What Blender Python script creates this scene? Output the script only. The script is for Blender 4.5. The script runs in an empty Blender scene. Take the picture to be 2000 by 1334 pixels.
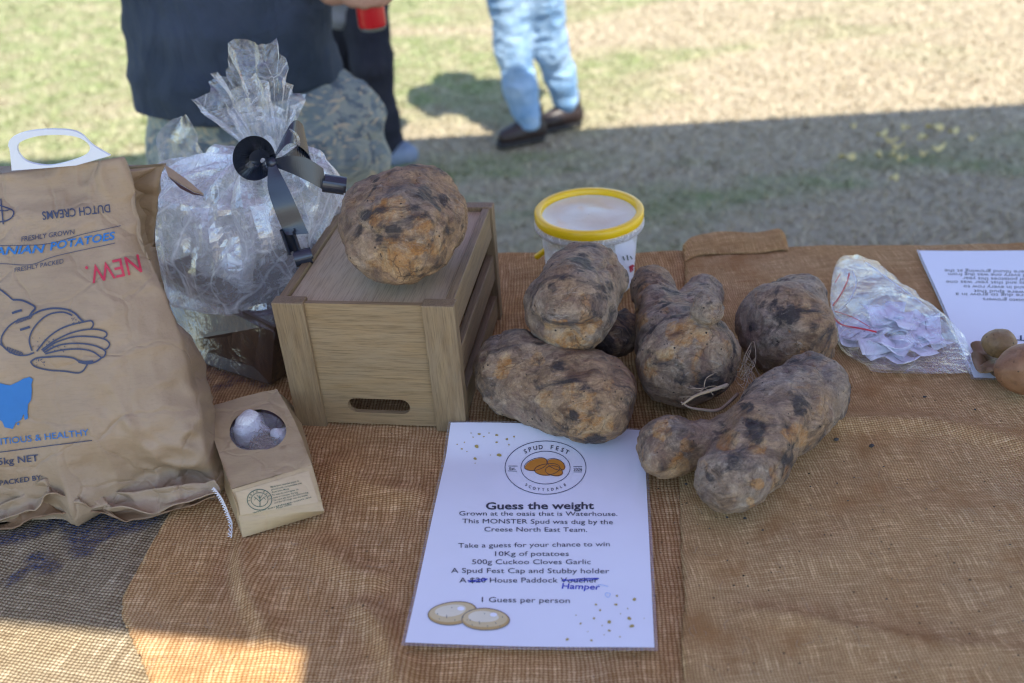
import bpy, bmesh, math, random
import numpy as np
from mathutils import Vector, Matrix, noise
from mathutils.bvhtree import BVHTree
from mathutils.geometry import tessellate_polygon

S = bpy.context.scene
COL = S.collection
R = math.radians
random.seed(7)

# ------------------------------------------------------------------ camera
FPX = 35 / 36 * 2000
PITCH, ROLL = R(32.0), R(-4.2)
CAM = np.array([0.0, 0.0, 1.409])
TZ = 0.75                                    # height of the table surface
cr, sr, cp, sp = math.cos(ROLL), math.sin(ROLL), math.cos(PITCH), math.sin(PITCH)
AX_R = np.array([1.0, 0, 0]); AX_U = np.array([0, sp, cp]); AX_F = np.array([0, cp, -sp])
C_R = AX_R * cr + AX_U * sr
C_U = -AX_R * sr + AX_U * cr
cd = bpy.data.cameras.new('camera'); cam = bpy.data.objects.new('camera', cd); COL.objects.link(cam)
cd.lens = 35; cd.sensor_width = 36; cd.clip_start = 0.02; cd.clip_end = 500
cam.matrix_world = Matrix(((C_R[0], C_U[0], -AX_F[0], CAM[0]), (C_R[1], C_U[1], -AX_F[1], CAM[1]),
                           (C_R[2], C_U[2], -AX_F[2], CAM[2]), (0, 0, 0, 1)))
cd.dof.use_dof = True; cd.dof.focus_distance = 1.03; cd.dof.aperture_fstop = 4.2
cd.dof.aperture_blades = 9
S.camera = cam

# ------------------------------------------------------------------ world, sun, exposure
SUN_EL, SUN_DIR = R(62), np.array([0.36, -0.93])      # towards the sun, in plan
SUN_DIR = SUN_DIR / np.linalg.norm(SUN_DIR)
W = bpy.data.worlds.new('World'); S.world = W; W.use_nodes = True
wn = W.node_tree
bg = wn.nodes['Background']; bg.inputs['Strength'].default_value = 0.15
sky = wn.nodes.new('ShaderNodeTexSky'); sky.sky_type = 'NISHITA'; sky.sun_disc = False
sky.sun_elevation = SUN_EL; sky.sun_rotation = math.atan2(SUN_DIR[0], SUN_DIR[1])
sky.air_density = 1.0; sky.dust_density = 0.6; sky.ozone_density = 2.0
wn.links.new(sky.outputs[0], bg.inputs[0])
sl = bpy.data.lights.new('sun', 'SUN'); sun = bpy.data.objects.new('sun', sl); COL.objects.link(sun)
sl.energy = 3.4; sl.angle = R(0.5); sl.color = (1.0, 0.95, 0.86)
tosun = Vector((SUN_DIR[0] * math.cos(SUN_EL), SUN_DIR[1] * math.cos(SUN_EL), math.sin(SUN_EL)))
sun.rotation_euler = tosun.to_track_quat('Z', 'Y').to_euler(); sun.location = (1, -3, 6)
S.view_settings.view_transform = 'Standard'; S.view_settings.look = 'None'
S.view_settings.exposure = 1.5; S.view_settings.gamma = 1; S.view_settings.use_curve_mapping = False
S.cycles.max_bounces = 8; S.cycles.transparent_max_bounces = 24
S.cycles.use_denoising = True; S.cycles.filter_width = 1.2

# ------------------------------------------------------------------ rays: a photo pixel seen as a direction
def ray(px, py):
    X = (px - 1000) / FPX; Y = -(py - 667) / FPX
    return AX_F + C_R * X + C_U * Y
def P(px, py, z=TZ):                      # on the level plane z
    r = ray(px, py); return CAM + r * ((z - CAM[2]) / r[2])
def V(px, py, y):                         # on the upright plane y
    r = ray(px, py); return CAM + r * (y / r[1])
def ppm(pt):                              # photo pixels per metre at a point
    return FPX / float(np.dot(np.asarray(pt) - CAM, AX_F))

# ------------------------------------------------------------------ noise in numpy
def _hash(ix, iy, iz, seed):
    h = (ix * 374761393 + iy * 668265263 + iz * 2147483647 + seed * 1274126177) & 0xffffffff
    h = ((h ^ (h >> 13)) * 1274126177) & 0xffffffff
    h = ((h ^ (h >> 16)) * 2246822519) & 0xffffffff
    return ((h ^ (h >> 15)) & 0xffffff) / float(0xffffff)
def vnoise(p, seed=0):
    p = np.asarray(p, float); i = np.floor(p).astype(np.int64); f = p - i; f = f * f * f * (f * (f * 6 - 15) + 10)
    out = 0
    for dx in (0, 1):
        for dy in (0, 1):
            for dz in (0, 1):
                w = (f[..., 0] if dx else 1 - f[..., 0]) * (f[..., 1] if dy else 1 - f[..., 1]) * (f[..., 2] if dz else 1 - f[..., 2])
                out = out + w * _hash(i[..., 0] + dx, i[..., 1] + dy, i[..., 2] + dz, seed)
    return out * 2 - 1
def fbm(p, seed=0, o=4, g=0.5):
    a, s, t = 1.0, 0, 0
    p = np.asarray(p, float)
    for k in range(o):
        s = s + a * vnoise(p, seed + k * 17); t += a; a *= g; p = p * 2.03 + 3.7
    return s / t
def ridge(p, seed=0, o=3):
    a, s, t = 1.0, 0, 0
    p = np.asarray(p, float)
    for k in range(o):
        s = s + a * (1 - np.abs(vnoise(p, seed + k * 13)) * 2); t += a; a *= 0.5; p = p * 1.9 + 5.1
    return s / t
def sstep(a, b, x):
    t = np.clip((x - a) / (b - a), 0, 1); return t * t * (3 - 2 * t)

# ------------------------------------------------------------------ node helper
class NT:
    def __init__(s, name):
        s.m = bpy.data.materials.new(name); s.m.use_nodes = True; s.t = s.m.node_tree
        s.b = s.t.nodes['Principled BSDF']; s.out = s.t.nodes['Material Output']
    def n(s, typ, ins=None, **kw):
        nd = s.t.nodes.new('ShaderNode' + typ)
        for k, v in kw.items(): setattr(nd, k, v)
        for k, v in (ins or {}).items(): s.put(nd.inputs[k], v)
        return nd
    def put(s, sock, v):
        if isinstance(v, bpy.types.NodeSocket): s.t.links.new(v, sock)
        elif isinstance(v, bpy.types.Node): s.t.links.new(v.outputs[0], sock)
        else:
            if isinstance(v, (tuple, list)) and len(v) == 3 and sock.type == 'RGBA': v = (*v, 1)
            sock.default_value = v
    def M(s, op, a, b=None, c=None, clamp=False):
        nd = s.t.nodes.new('ShaderNodeMath'); nd.operation = op; nd.use_clamp = clamp
        for i, v in enumerate((a, b, c)):
            if v is not None: s.put(nd.inputs[i], v)
        return nd.outputs[0]
    def mix(s, f, a, b, blend='MIX'):
        nd = s.t.nodes.new('ShaderNodeMix'); nd.data_type = 'RGBA'; nd.blend_type = blend
        s.put(nd.inputs[0], f); s.put(nd.inputs[6], a); s.put(nd.inputs[7], b); return nd.outputs[2]
    def mr(s, v, a, b, c=0.0, d=1.0):
        nd = s.n('MapRange', {0: v, 1: a, 2: b, 3: c, 4: d}); return nd.outputs[0]
    def co(s, which='Object'): return s.n('TexCoord').outputs[which]
    def mp(s, vec, scale=(1, 1, 1), rot=(0, 0, 0), loc=(0, 0, 0)):
        nd = s.n('Mapping', {0: vec}); nd.inputs['Scale'].default_value = scale
        nd.inputs['Rotation'].default_value = rot; nd.inputs['Location'].default_value = loc; return nd.outputs[0]
    def noise(s, vec, scale, detail=4, rough=0.55, dist=0.0):
        return s.n('TexNoise', {'Vector': vec, 'Scale': scale, 'Detail': detail, 'Roughness': rough, 'Distortion': dist}).outputs[0]
    def bump(s, h, strength=0.5, dist=0.001, normal=None):
        ins = {'Strength': strength, 'Distance': dist, 'Height': h}
        if normal is not None: ins['Normal'] = normal
        nd = s.n('Bump', ins); return nd.outputs[0]
    def set(s, **kw):
        for k, v in kw.items(): s.put(s.b.inputs[k.replace('_', ' ')], v)
        return s

def simple(name, col, rough=0.6, noise_amt=0.12, scale=20, bump=0.1, bdist=0.001, **kw):
    t = NT(name); co = t.co(); nz = t.noise(co, scale, 5)
    c2 = tuple(min(1, c * (1 + noise_amt * 2)) for c in col); c1 = tuple(c * (1 - noise_amt * 1.6) for c in col)
    t.set(Base_Color=t.mix(nz, c1, c2), Roughness=rough, Normal=t.bump(t.noise(co, scale * 6, 3), bump, bdist), **kw)
    return t.m

# ------------------------------------------------------------------ materials
def burlap(name, thread, gap, grey, pitch=(0.0037, 0.0025), ang=0.0, seed=0.0, blue=None, depth=0.0012, fuzz=0.5, stain=None):
    t = NT(name); uv = t.co('UV')
    w1 = t.n('TexNoise', {'Vector': uv, 'Scale': 9.0, 'Detail': 3.0}).outputs['Color']
    sc = t.n('VectorMath', {0: w1, 1: (0.5, 0.5, 0.5)}, operation='SUBTRACT').outputs[0]
    sc = t.n('VectorMath', {0: sc, 'Scale': 0.016}, operation='SCALE').outputs[0]
    v = t.n('VectorMath', {0: uv, 1: sc}, operation='ADD').outputs[0]
    w2 = t.n('TexNoise', {'Vector': uv, 'Scale': 260.0, 'Detail': 1.0}).outputs['Color']
    sc2 = t.n('VectorMath', {0: w2, 1: (0.5, 0.5, 0.5)}, operation='SUBTRACT').outputs[0]
    sc2 = t.n('VectorMath', {0: sc2, 'Scale': 0.0017}, operation='SCALE').outputs[0]
    v = t.n('VectorMath', {0: v, 1: sc2}, operation='ADD').outputs[0]
    v = t.mp(v, rot=(0, 0, ang), loc=(seed, seed * 1.7, 0))
    sx = t.n('SeparateXYZ', {0: v})
    u = t.M('DIVIDE', sx.outputs[0], pitch[0]); w = t.M('DIVIDE', sx.outputs[1], pitch[1])
    pi = math.pi
    fu = t.M('FLOOR', u); fw = t.M('FLOOR', w)
    su = t.M('ABSOLUTE', t.M('SINE', t.M('MULTIPLY', u, pi)))
    sw = t.M('ABSOLUTE', t.M('SINE', t.M('MULTIPLY', w, pi)))
    a1 = t.M('MULTIPLY_ADD', t.M('SINE', t.M('MULTIPLY', t.M('ADD', w, fu), pi)), 0.5, 0.5)
    a2 = t.M('MULTIPLY_ADD', t.M('SINE', t.M('MULTIPLY', t.M('ADD', t.M('ADD', u, fw), 1.0), pi)), 0.5, 0.5)
    su = t.M('POWER', su, 0.6); sw = t.M('POWER', sw, 0.6)
    h = t.M('MAXIMUM', t.M('MULTIPLY', su, a1), t.M('MULTIPLY', sw, a2))
    thick = t.noise(t.mp(uv, scale=(1, 6, 1)), 60, 3)
    h = t.M('MULTIPLY', h, t.mr(thick, 0.2, 0.8, 0.75, 1.15))
    fz = t.noise(uv, 900, 3, 0.7)
    hh = t.M('ADD', h, t.M('MULTIPLY', fz, fuzz * 0.5))
    big = t.noise(uv, 7, 5, 0.6); mid = t.noise(uv, 28, 5, 0.65)
    base = t.mix(t.mr(big, 0.38, 0.66), thread, grey)
    base = t.mix(t.mr(mid, 0.35, 0.75, 0.0, 0.5), base, tuple(c * 0.62 for c in thread))
    slub = t.noise(t.n('CombineXYZ', {0: t.M('MULTIPLY', u, 0.05), 1: fw, 2: 0.0}), 1.0, 2, 0.6)
    slub2 = t.noise(t.n('CombineXYZ', {0: fu, 1: t.M('MULTIPLY', w, 0.05), 2: 4.0}), 1.0, 2, 0.6)
    sl = t.M('MULTIPLY_ADD', t.M('ADD', slub, slub2), 0.5, 0.0)
    base = t.mix(t.mr(sl, 0.40, 0.60, 0.42, 0.0), base, tuple(c * 0.42 for c in thread))
    base = t.mix(t.mr(sl, 0.52, 0.66, 0.0, 0.5), base, tuple(min(1, c * 1.5) for c in grey))
    h = t.M('MULTIPLY', h, t.mr(sl, 0.35, 0.65, 0.7, 1.2))
    base = t.mix(t.mr(t.noise(uv, 500, 3, 0.7), 0.3, 0.8, 0.0, 0.5), base, tuple(min(1, c * 1.45) for c in grey))
    if stain is not None:
        base = t.mix(t.mr(t.noise(t.mp(uv, loc=(3, 1, 0)), 11, 6, 0.7), 0.52, 0.68, 0, 0.75), base, stain)
    if blue is not None:
        at = t.n('Attribute', attribute_name='ink')
        bl = t.M('MULTIPLY', at.outputs['Fac'], t.mr(t.noise(uv, 160, 4, 0.7), 0.32, 0.6, 0.25, 1.0))
        base = t.mix(bl, base, blue)
    colr = t.mix(t.mr(h, 0.25, 0.85), gap, base)
    spk = t.n('TexVoronoi', {'Vector': uv, 'Scale': 75.0}, feature='F1').outputs['Distance']
    colr = t.mix(t.M('MULTIPLY', t.M('LESS_THAN', spk, 0.085), t.mr(big, 0.4, 0.6, 0.2, 0.9)), colr, (0.03, 0.025, 0.02))
    t.set(Base_Color=colr, Roughness=0.95, Normal=t.bump(hh, 1.0, depth))
    t.b.inputs['Specular IOR Level'].default_value = 0.05
    return t.m

M = {}
M['cloth_mid'] = burlap('hessian_brown', (0.64, 0.36, 0.14), (0.25, 0.115, 0.038), (0.62, 0.43, 0.235), seed=0.3, ang=R(-4), blue=(0.03, 0.045, 0.09))
M['cloth_left'] = burlap('hessian_grey', (0.42, 0.32, 0.18), (0.13, 0.085, 0.045), (0.46, 0.38, 0.25), pitch=(0.0039, 0.0033), seed=1.1, ang=R(9), blue=(0.022, 0.05, 0.13), depth=0.0016)
M['cloth_right'] = burlap('hessian_tan', (0.60, 0.36, 0.145), (0.30, 0.165, 0.064), (0.60, 0.43, 0.225), pitch=(0.0027, 0.0023), seed=2.4, ang=R(-9), depth=0.0008, fuzz=0.8, stain=(0.36, 0.165, 0.055))

def wood(name, a, b, c):
    t = NT(name); co = t.co()
    st = t.mp(co, scale=(1.0, 14, 14)); w = t.noise(st, 9, 6, 0.6, 0.6)
    fine = t.noise(t.mp(co, scale=(6, 160, 160)), 5, 4, 0.7)
    blot = t.noise(t.mp(co, scale=(.6, 2, 2)), 16, 8, 0.65, .8)
    col = t.mix(t.mr(w, 0.3, 0.7), a, b)
    col = t.mix(t.mr(blot, 0.35, 0.7, 0, 0.6), col, c)
    col = t.mix(t.mr(fine, 0.48, 0.68, 0, 0.6), col, tuple(x * 0.40 for x in a))
    t.set(Base_Color=col, Roughness=0.62, Normal=t.bump(fine, 0.35, 0.0006))
    return t.m
M['wood'] = wood('stained_wood', (0.19, 0.115, 0.05), (0.30, 0.20, 0.095), (0.24, 0.185, 0.115))
M['wood_panel'] = wood('stained_plywood', (0.25, 0.155, 0.065), (0.33, 0.22, 0.105), (0.26, 0.195, 0.115))
M['wood_top'] = wood('sky_sheen_board', (0.43, 0.31, 0.17), (0.50, 0.365, 0.21), (0.45, 0.37, 0.26))  # base colour paled in place of sky reflected off the board

def potato_mat():
    t = NT('dirty_potato_skin'); co = t.co()
    at = lambda n: t.n('Attribute', attribute_name=n).outputs['Fac']
    soil, raw, grey = at('soil'), at('raw'), at('grey')
    nA = t.noise(t.mp(co, scale=(1, 1.5, 1.3)), 15, 12, 0.66, 1.4)        # soil smears
    nB = t.noise(t.mp(co, scale=(1.4, 1, 1), loc=(4, 2, 1)), 17, 12, 0.66, 1.8)   # rubbed, raw skin
    nC = t.noise(t.mp(co, loc=(7, 7, 7)), 38, 12, 0.78, 0.9)
    nD = t.noise(co, 330, 6, 0.8)
    nE = t.noise(t.mp(co, scale=(1, 5, 2.2), rot=(0.5, 0.3, 0.8)), 34, 9, 0.74, 1.0)  # streaks and scratches
    brown = t.mix(t.mr(nC, 0.36, 0.62), (0.17, 0.092, 0.046), (0.60, 0.385, 0.205))
    gry = t.mix(t.mr(nC, 0.36, 0.64), (0.17, 0.128, 0.098), (0.62, 0.50, 0.37))
    col = t.mix(t.M('MULTIPLY', grey, t.mr(nE, 0.35, 0.6, 0.5, 1.0)), brown, gry)
    col = t.mix(t.mr(t.noise(t.mp(co, loc=(1, 9, 3)), 14, 9, 0.7, 1.6), 0.54, 0.66, 0, 0.5), col, (0.19, 0.095, 0.075))
    rf = t.mr(t.M('ADD', nB, t.M('MULTIPLY', raw, 0.22)), 0.56, 0.70, 0, 0.85)
    col = t.mix(rf, col, t.mix(t.mr(nC, 0.42, 0.6), (0.50, 0.215, 0.05), (0.66, 0.46, 0.24)))
    sf = t.mr(t.M('ADD', nA, t.M('MULTIPLY', soil, 0.12)), 0.52, 0.64, 0, 0.90)
    col = t.mix(sf, col, t.mix(t.mr(nD, 0.35, 0.65), (0.016, 0.015, 0.018), (0.075, 0.068, 0.066)))
    col = t.mix(t.mr(nE, 0.585, 0.68, 0, 0.7), col, (0.58, 0.48, 0.37))
    col = t.mix(t.mr(nE, 0.40, 0.32, 0, 0.55), col, (0.05, 0.036, 0.032))
    pit = t.n('TexVoronoi', {'Vector': co, 'Scale': 105.0}, feature='F1').outputs['Distance']
    pm = t.M('MULTIPLY', t.M('LESS_THAN', pit, 0.12), t.mr(nC, 0.45, 0.55))
    col = t.mix(pm, col, (0.028, 0.022, 0.02))
    col = t.mix(t.mr(nD, 0.38, 0.62, 0.40, 0.0), col, (0.07, 0.054, 0.045))
    crk = t.n('TexVoronoi', {'Vector': t.n('VectorMath', {0: co, 1: t.n('VectorMath', {0: t.n('TexNoise', {'Vector': co, 'Scale': 40.0, 'Detail': 5.0}).outputs['Color'], 'Scale': 0.03}, operation='SCALE').outputs[0]}, operation='ADD').outputs[0], 'Scale': 48.0}, feature='DISTANCE_TO_EDGE').outputs['Distance']
    cm = t.M('MULTIPLY', t.mr(crk, 0.045, 0.0), t.mr(nB, 0.5, 0.62))
    col = t.mix(t.M('MULTIPLY', cm, 0.6), col, (0.05, 0.035, 0.03))
    h = t.M('ADD', t.M('MULTIPLY', nC, 1.6), t.M('MULTIPLY', nD, 0.45))
    h = t.M('SUBTRACT', h, t.M('MULTIPLY', pm, 0.4)); h = t.M('SUBTRACT', h, t.M('MULTIPLY', cm, 0.35))
    h = t.M('ADD', h, t.M('MULTIPLY', nE, 1.1)); h = t.M('ADD', h, t.M('MULTIPLY', sf, 0.25))
    t.set(Base_Color=col, Roughness=t.mr(nC, 0.35, 0.65, 0.38, 0.72), Normal=t.bump(h, 1.0, 0.0032))
    t.b.inputs['Specular IOR Level'].default_value = 0.22
    return t.m
M['potato'] = potato_mat()
def clean_potato(name, a, b):
    t = NT(name); co = t.co(); n1 = t.noise(co, 45, 6, 0.65)
    pit = t.n('TexVoronoi', {'Vector': co, 'Scale': 150.0}).outputs['Distance']
    col = t.mix(t.mr(n1, 0.3, 0.7), a, b)
    col = t.mix(t.mr(t.noise(co, 140, 5, 0.7), 0.52, 0.68, 0, 0.5), col, tuple(x * 0.5 for x in a)); col = t.mix(t.M('LESS_THAN', pit, 0.13), col, tuple(x * 0.35 for x in a))
    t.set(Base_Color=col, Roughness=0.55, Normal=t.bump(t.noise(co, 300, 4), 0.4, 0.001)); return t.m
M['potato_small'] = clean_potato('small_potato_skin', (0.20, 0.12, 0.045), (0.33, 0.215, 0.09))
M['potato_red'] = clean_potato('copper_potato_skin', (0.19, 0.085, 0.034), (0.31, 0.155, 0.068))

def kraft(name, a, b, bump=0.5, rough=0.6):
    t = NT(name); co = t.co()
    n = t.noise(co, 12, 5, 0.6); f = t.noise(t.mp(co, scale=(40, 300, 300)), 1.5, 4, 0.7)
    cz = t.n('TexVoronoi', {'Vector': t.n('VectorMath', {0: co, 1: t.n('VectorMath', {0: t.n('TexNoise', {'Vector': co, 'Scale': 14.0, 'Detail': 4.0}).outputs['Color'], 'Scale': 0.06}, operation='SCALE').outputs[0]}, operation='ADD').outputs[0], 'Scale': 16.0}, feature='DISTANCE_TO_EDGE').outputs['Distance']
    crease = t.M('MULTIPLY', t.mr(cz, 0.0, 0.05, 0.0, 1.0), t.mr(n, 0.4, 0.6, 0.3, 1.0))
    col = t.mix(t.mr(n, 0.3, 0.7), a, b)
    col = t.mix(t.mr(f, 0.5, 0.8, 0, 0.4), col, tuple(x * 0.7 for x in a))
    h = t.M('ADD', t.M('MULTIPLY', crease, 0.8), t.M('MULTIPLY', t.noise(co, 45, 5, 0.6), 0.8))
    t.set(Base_Color=col, Roughness=rough, Normal=t.bump(h, bump, 0.003)); return t.m
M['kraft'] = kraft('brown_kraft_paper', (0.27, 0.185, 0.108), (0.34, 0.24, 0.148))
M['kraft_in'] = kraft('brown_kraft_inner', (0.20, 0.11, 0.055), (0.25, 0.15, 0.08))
M['kraft_small'] = kraft('pale_kraft_paper', (0.40, 0.285, 0.145), (0.47, 0.34, 0.185), 0.3)
M['kraft_label'] = kraft('kraft_label', (0.45, 0.33, 0.19), (0.49, 0.36, 0.21), 0.12)

def film(name, haze=0.10, gloss=0.16, rough=0.07, tint=(0.97, 0.98, 1.0), bump=0.6, bs=30, crease=0.0):
    t = NT(name); co = t.co()
    nz = t.noise(co, bs, 5, 0.6, 1.5)
    nrm = t.bump(nz, bump, 0.01)
    tr = t.n('BsdfTransparent', {'Color': tint})
    gl = t.n('BsdfGlossy', {'Color': (1, 1, 1), 'Roughness': rough, 'Normal': nrm})
    df = t.n('BsdfDiffuse', {'Color': (0.9, 0.9, 0.92), 'Normal': nrm})
    tl = t.n('BsdfTranslucent', {'Color': (0.8, 0.8, 0.82)})
    dd = t.n('MixShader', {0: 0.5, 1: df, 2: tl})
    lw = t.n('LayerWeight', {'Blend': 0.35, 'Normal': nrm}).outputs['Facing']
    lw3 = t.M('POWER', lw, 2.0)
    g = t.M('MULTIPLY_ADD', lw3, 0.75, gloss, clamp=True)
    st = t.mr(t.noise(t.mp(co, loc=(3, 3, 3)), bs * 2.5, 6, 0.7, 2.0), 0.5, 0.7)
    hz = t.M('MULTIPLY_ADD', st, haze * 1.5, haze, clamp=True)
    hz = t.M('MULTIPLY_ADD', lw3, haze * 2, hz, clamp=True)
    def vor(sc, loc): return t.n('TexVoronoi', {'Vector': t.mp(t.n('VectorMath', {0: co, 1: t.n('VectorMath', {0: t.n('TexNoise', {'Vector': co, 'Scale': 12.0, 'Detail': 2.0}).outputs['Color'], 'Scale': 0.05}, operation='SCALE').outputs[0]}, operation='ADD').outputs[0], scale=(1, 1, .5), loc=loc), 'Scale': sc}, feature='DISTANCE_TO_EDGE').outputs['Distance']
    wk = t.mr(t.noise(t.mp(co, loc=(6, 1, 1)), 16, 3), 0.42, 0.6)
    cr1 = t.M('MULTIPLY', t.mr(vor(bs * .8, (1, 2, 3)), 0.0, 0.035, 1.0, 0.0), wk)
    cr2 = t.M('MULTIPLY', t.mr(vor(bs * 2.0, (5, 2, 8)), 0.0, 0.05, 0.6, 0.0), t.M('SUBTRACT', 1.0, wk))
    hz = t.M('MULTIPLY_ADD', t.M('MAXIMUM', cr1, cr2), crease, hz, clamp=True)  # diffuse white painted along creases, partly in place of bright glints
    a = t.n('MixShader', {0: g, 1: tr, 2: gl})
    b = t.n('MixShader', {0: hz, 1: a, 2: dd})
    t.t.links.new(b.outputs[0], t.out.inputs[0]); return t.m
M['cello'] = film('clear_cellophane', 0.21, 0.17, 0.07, bs=18, crease=0.38, bump=0.35)
M['cello_fan'] = film('clear_cellophane_fan', 0.02, 0.13, 0.05, bs=40, crease=0.35)
M['cello_base'] = film('clear_cellophane_base', 0.0, 0.06, 0.04, bs=16, crease=0.10, bump=0.5)
M['zip'] = film('clear_polythene', 0.05, 0.09, 0.12, bs=30, crease=0.3)
M['window_film'] = film('window_film', 0.02, 0.08, 0.05, bump=0.3)
M['laminate'] = film('laminate_film', 0.15, 0.12, 0.2, bump=0.1)
M['tub'] = film('frosted_plastic', 0.50, 0.10, 0.22, bump=0.05)

def paper(name, col, coat=0.6, rough=0.5):
    t = NT(name); co = t.co()
    t.set(Base_Color=t.mix(t.noise(co, 18, 3), tuple(c * 0.97 for c in col), col), Roughness=rough,
          Normal=t.bump(t.noise(co, 9, 3), 0.15, 0.01))
    t.b.inputs['Coat Weight'].default_value = coat; t.b.inputs['Coat Roughness'].default_value = 0.12
    return t.m
M['paper'] = paper('laminated_paper', (0.78, 0.79, 0.84))
M['slip'] = paper('plain_paper', (0.80, 0.80, 0.86), 0.0)
def ink(name, col, rough=0.35):
    return simple(name, col, rough, 0.05, 60, 0.02)
M['ink_dark'] = ink('ink_charcoal', (0.035, 0.04, 0.06))
M['ink_navy'] = ink('ink_navy', (0.03, 0.04, 0.085), 0.6)
M['ink_blue'] = ink('ink_bright_blue', (0.012, 0.13, 0.36), 0.6)
M['ink_pen'] = ink('ink_pen_blue', (0.02, 0.04, 0.42))
M['ink_red'] = ink('ink_red', (0.45, 0.02, 0.05), 0.6)
M['ink_green'] = ink('ink_green', (0.05, 0.10, 0.06), 0.6)
M['ink_gold'] = ink('ink_gold', (0.42, 0.33, 0.10))
M['ink_orange'] = ink('ink_orange', (0.55, 0.22, 0.03))
M['ink_cream'] = ink('ink_cream', (0.62, 0.50, 0.27))
M['ink_cream_lt'] = ink('ink_cream_light', (0.74, 0.68, 0.50))
M['ink_white'] = ink('ink_white', (0.85, 0.85, 0.88))
M['ink_tan'] = ink('ink_tan', (0.50, 0.34, 0.13))
M['ink_grey'] = ink('ink_grey', (0.18, 0.17, 0.15))
M['ink_paleblue'] = ink('ink_pale_blue', (0.40, 0.55, 0.80))
M['satin'] = simple('black_ribbon', (0.020, 0.025, 0.038), 0.24, 0.1, 30, 0.05, IOR=1.6)
M['yellow'] = simple('yellow_plastic', (0.92, 0.58, 0.01), 0.32, 0.05, 30, 0.05)
M['lid'] = simple('lid_cream_plastic', (0.80, 0.72, 0.50), 0.15, 0.10, 14, 0.15, 0.004)
M['white_plastic'] = simple('white_plastic', (0.62, 0.65, 0.70), 0.35, 0.03)
M['brown_box'] = simple('dark_brown_board', (0.052, 0.026, 0.017), 0.35, 0.15, 20, 0.2)
M['tissue'] = simple('shredded_tissue', (0.78, 0.72, 0.70), 0.8, 0.35, 40, 0.9, 0.01)
M['red_can'] = simple('red_can', (0.50, 0.01, 0.015), 0.28, 0.05)
M['metal'] = simple('silver_metal', (0.6, 0.58, 0.55), 0.3, 0.05, Metallic=1.0)
M['skin'] = simple('skin', (0.46, 0.25, 0.17), 0.5, 0.08, 30, 0.2)
M['hair'] = simple('brown_hair', (0.06, 0.035, 0.02), 0.7, 0.2, 200, 0.6)
M['boot'] = simple('brown_leather', (0.026, 0.015, 0.013), 0.45, 0.25, 25, 0.3)
M['boot_sole'] = simple('dark_rubber', (0.02, 0.018, 0.018), 0.7)
M['sneaker'] = simple('grey_sneaker', (0.17, 0.21, 0.28), 0.7)
M['eye'] = simple('eye_white', (0.7, 0.7, 0.7), 0.2)
M['red_zip'] = simple('red_zip_plastic', (0.62, 0.02, 0.03), 0.35)
M['thread'] = simple('white_thread', (0.75, 0.73, 0.72), 0.8)
M['root'] = simple('dry_root', (0.30, 0.22, 0.14), 0.8)
M['garlic'] = simple('garlic_skin', (0.80, 0.73, 0.68), 0.45, 0.22, 70, 0.9, 0.002)
M['garlic_purple'] = simple('purple_garlic_skin', (0.25, 0.13, 0.16), 0.5, 0.35, 40, 0.3)
M['crumb'] = simple('soil_crumb', (0.05, 0.045, 0.04), 0.9)
M['slice'] = simple('dried_potato_slice', (0.24, 0.15, 0.075), 0.7, 0.2, 40, 0.3)
M['leaf'] = simple('yellow_leaf', (0.62, 0.50, 0.20), 0.7, 0.2, 30)
def canopy_mat():
    t = NT('canopy_fabric'); c = t.mix(t.noise(t.co(), 3, 3), (0.46, 0.42, 0.60), (0.50, 0.46, 0.65))
    d = t.n('BsdfDiffuse', {'Color': c}); tr = t.n('BsdfTranslucent', {'Color': c})
    t.t.links.new(t.n('MixShader', {0: 0.5, 1: d, 2: tr}).outputs[0], t.out.inputs[0]); return t.m
M['canopy'] = canopy_mat()
M['steel'] = simple('painted_steel', (0.5, 0.5, 0.5), 0.4)
M['table'] = simple('table_plastic', (0.5, 0.5, 0.48), 0.5)

def cloth_mat(name, a, b, scale=8, weave=600, rough=0.85, fold=1.0):
    t = NT(name); co = t.co()
    col = t.mix(t.mr(t.noise(co, scale, 5, 0.6), 0.35, 0.65), a, b)
    h = t.M('ADD', t.M('MULTIPLY', t.noise(t.mp(co, scale=(1, 1, .45), rot=(0, .5, 0)), 8 if fold > 1 else 10, 4, 0.55, 1.2), fold), t.M('MULTIPLY', t.noise(co, weave, 2), 0.08))
    t.set(Base_Color=col, Roughness=rough, Normal=t.bump(h, 0.7, 0.03)); t.b.inputs['Specular IOR Level'].default_value = 0.2
    return t.m
M['shirt'] = cloth_mat('navy_shirt', (0.026, 0.038, 0.056), (0.055, 0.070, 0.100), 5, 600, 0.8, 2.2)
M['denim'] = cloth_mat('light_denim', (0.19, 0.34, 0.53), (0.40, 0.54, 0.68), 9)
M['black_cloth'] = cloth_mat('black_trousers', (0.016, 0.018, 0.027), (0.03, 0.032, 0.045))
M['grey_cloth'] = cloth_mat('grey_shirt', (0.18, 0.19, 0.22), (0.28, 0.29, 0.32), 18)
def camo():
    t = NT('camo_cloth'); co = t.co(); d = 1.8
    a = t.noise(co, 9, 3, 0.6, d); b = t.noise(t.mp(co, loc=(5, 1, 2)), 14, 4, 0.6, d); c = t.noise(t.mp(co, loc=(9, 4, 7), scale=(1, 1, 2)), 22, 3, 0.6, 2.5)
    col = t.mix(t.mr(a, 0.48, 0.54), (0.15, 0.185, 0.185), (0.25, 0.27, 0.22))
    col = t.mix(t.mr(b, 0.54, 0.58), col, (0.10, 0.125, 0.135))
    col = t.mix(t.mr(c, 0.57, 0.62), col, (0.42, 0.35, 0.23))
    h = t.noise(co, 9, 4, 0.6, 0.8)
    t.set(Base_Color=col, Roughness=0.9, Normal=t.bump(h, 0.7, 0.03)); return t.m
M['camo'] = camo()

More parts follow.
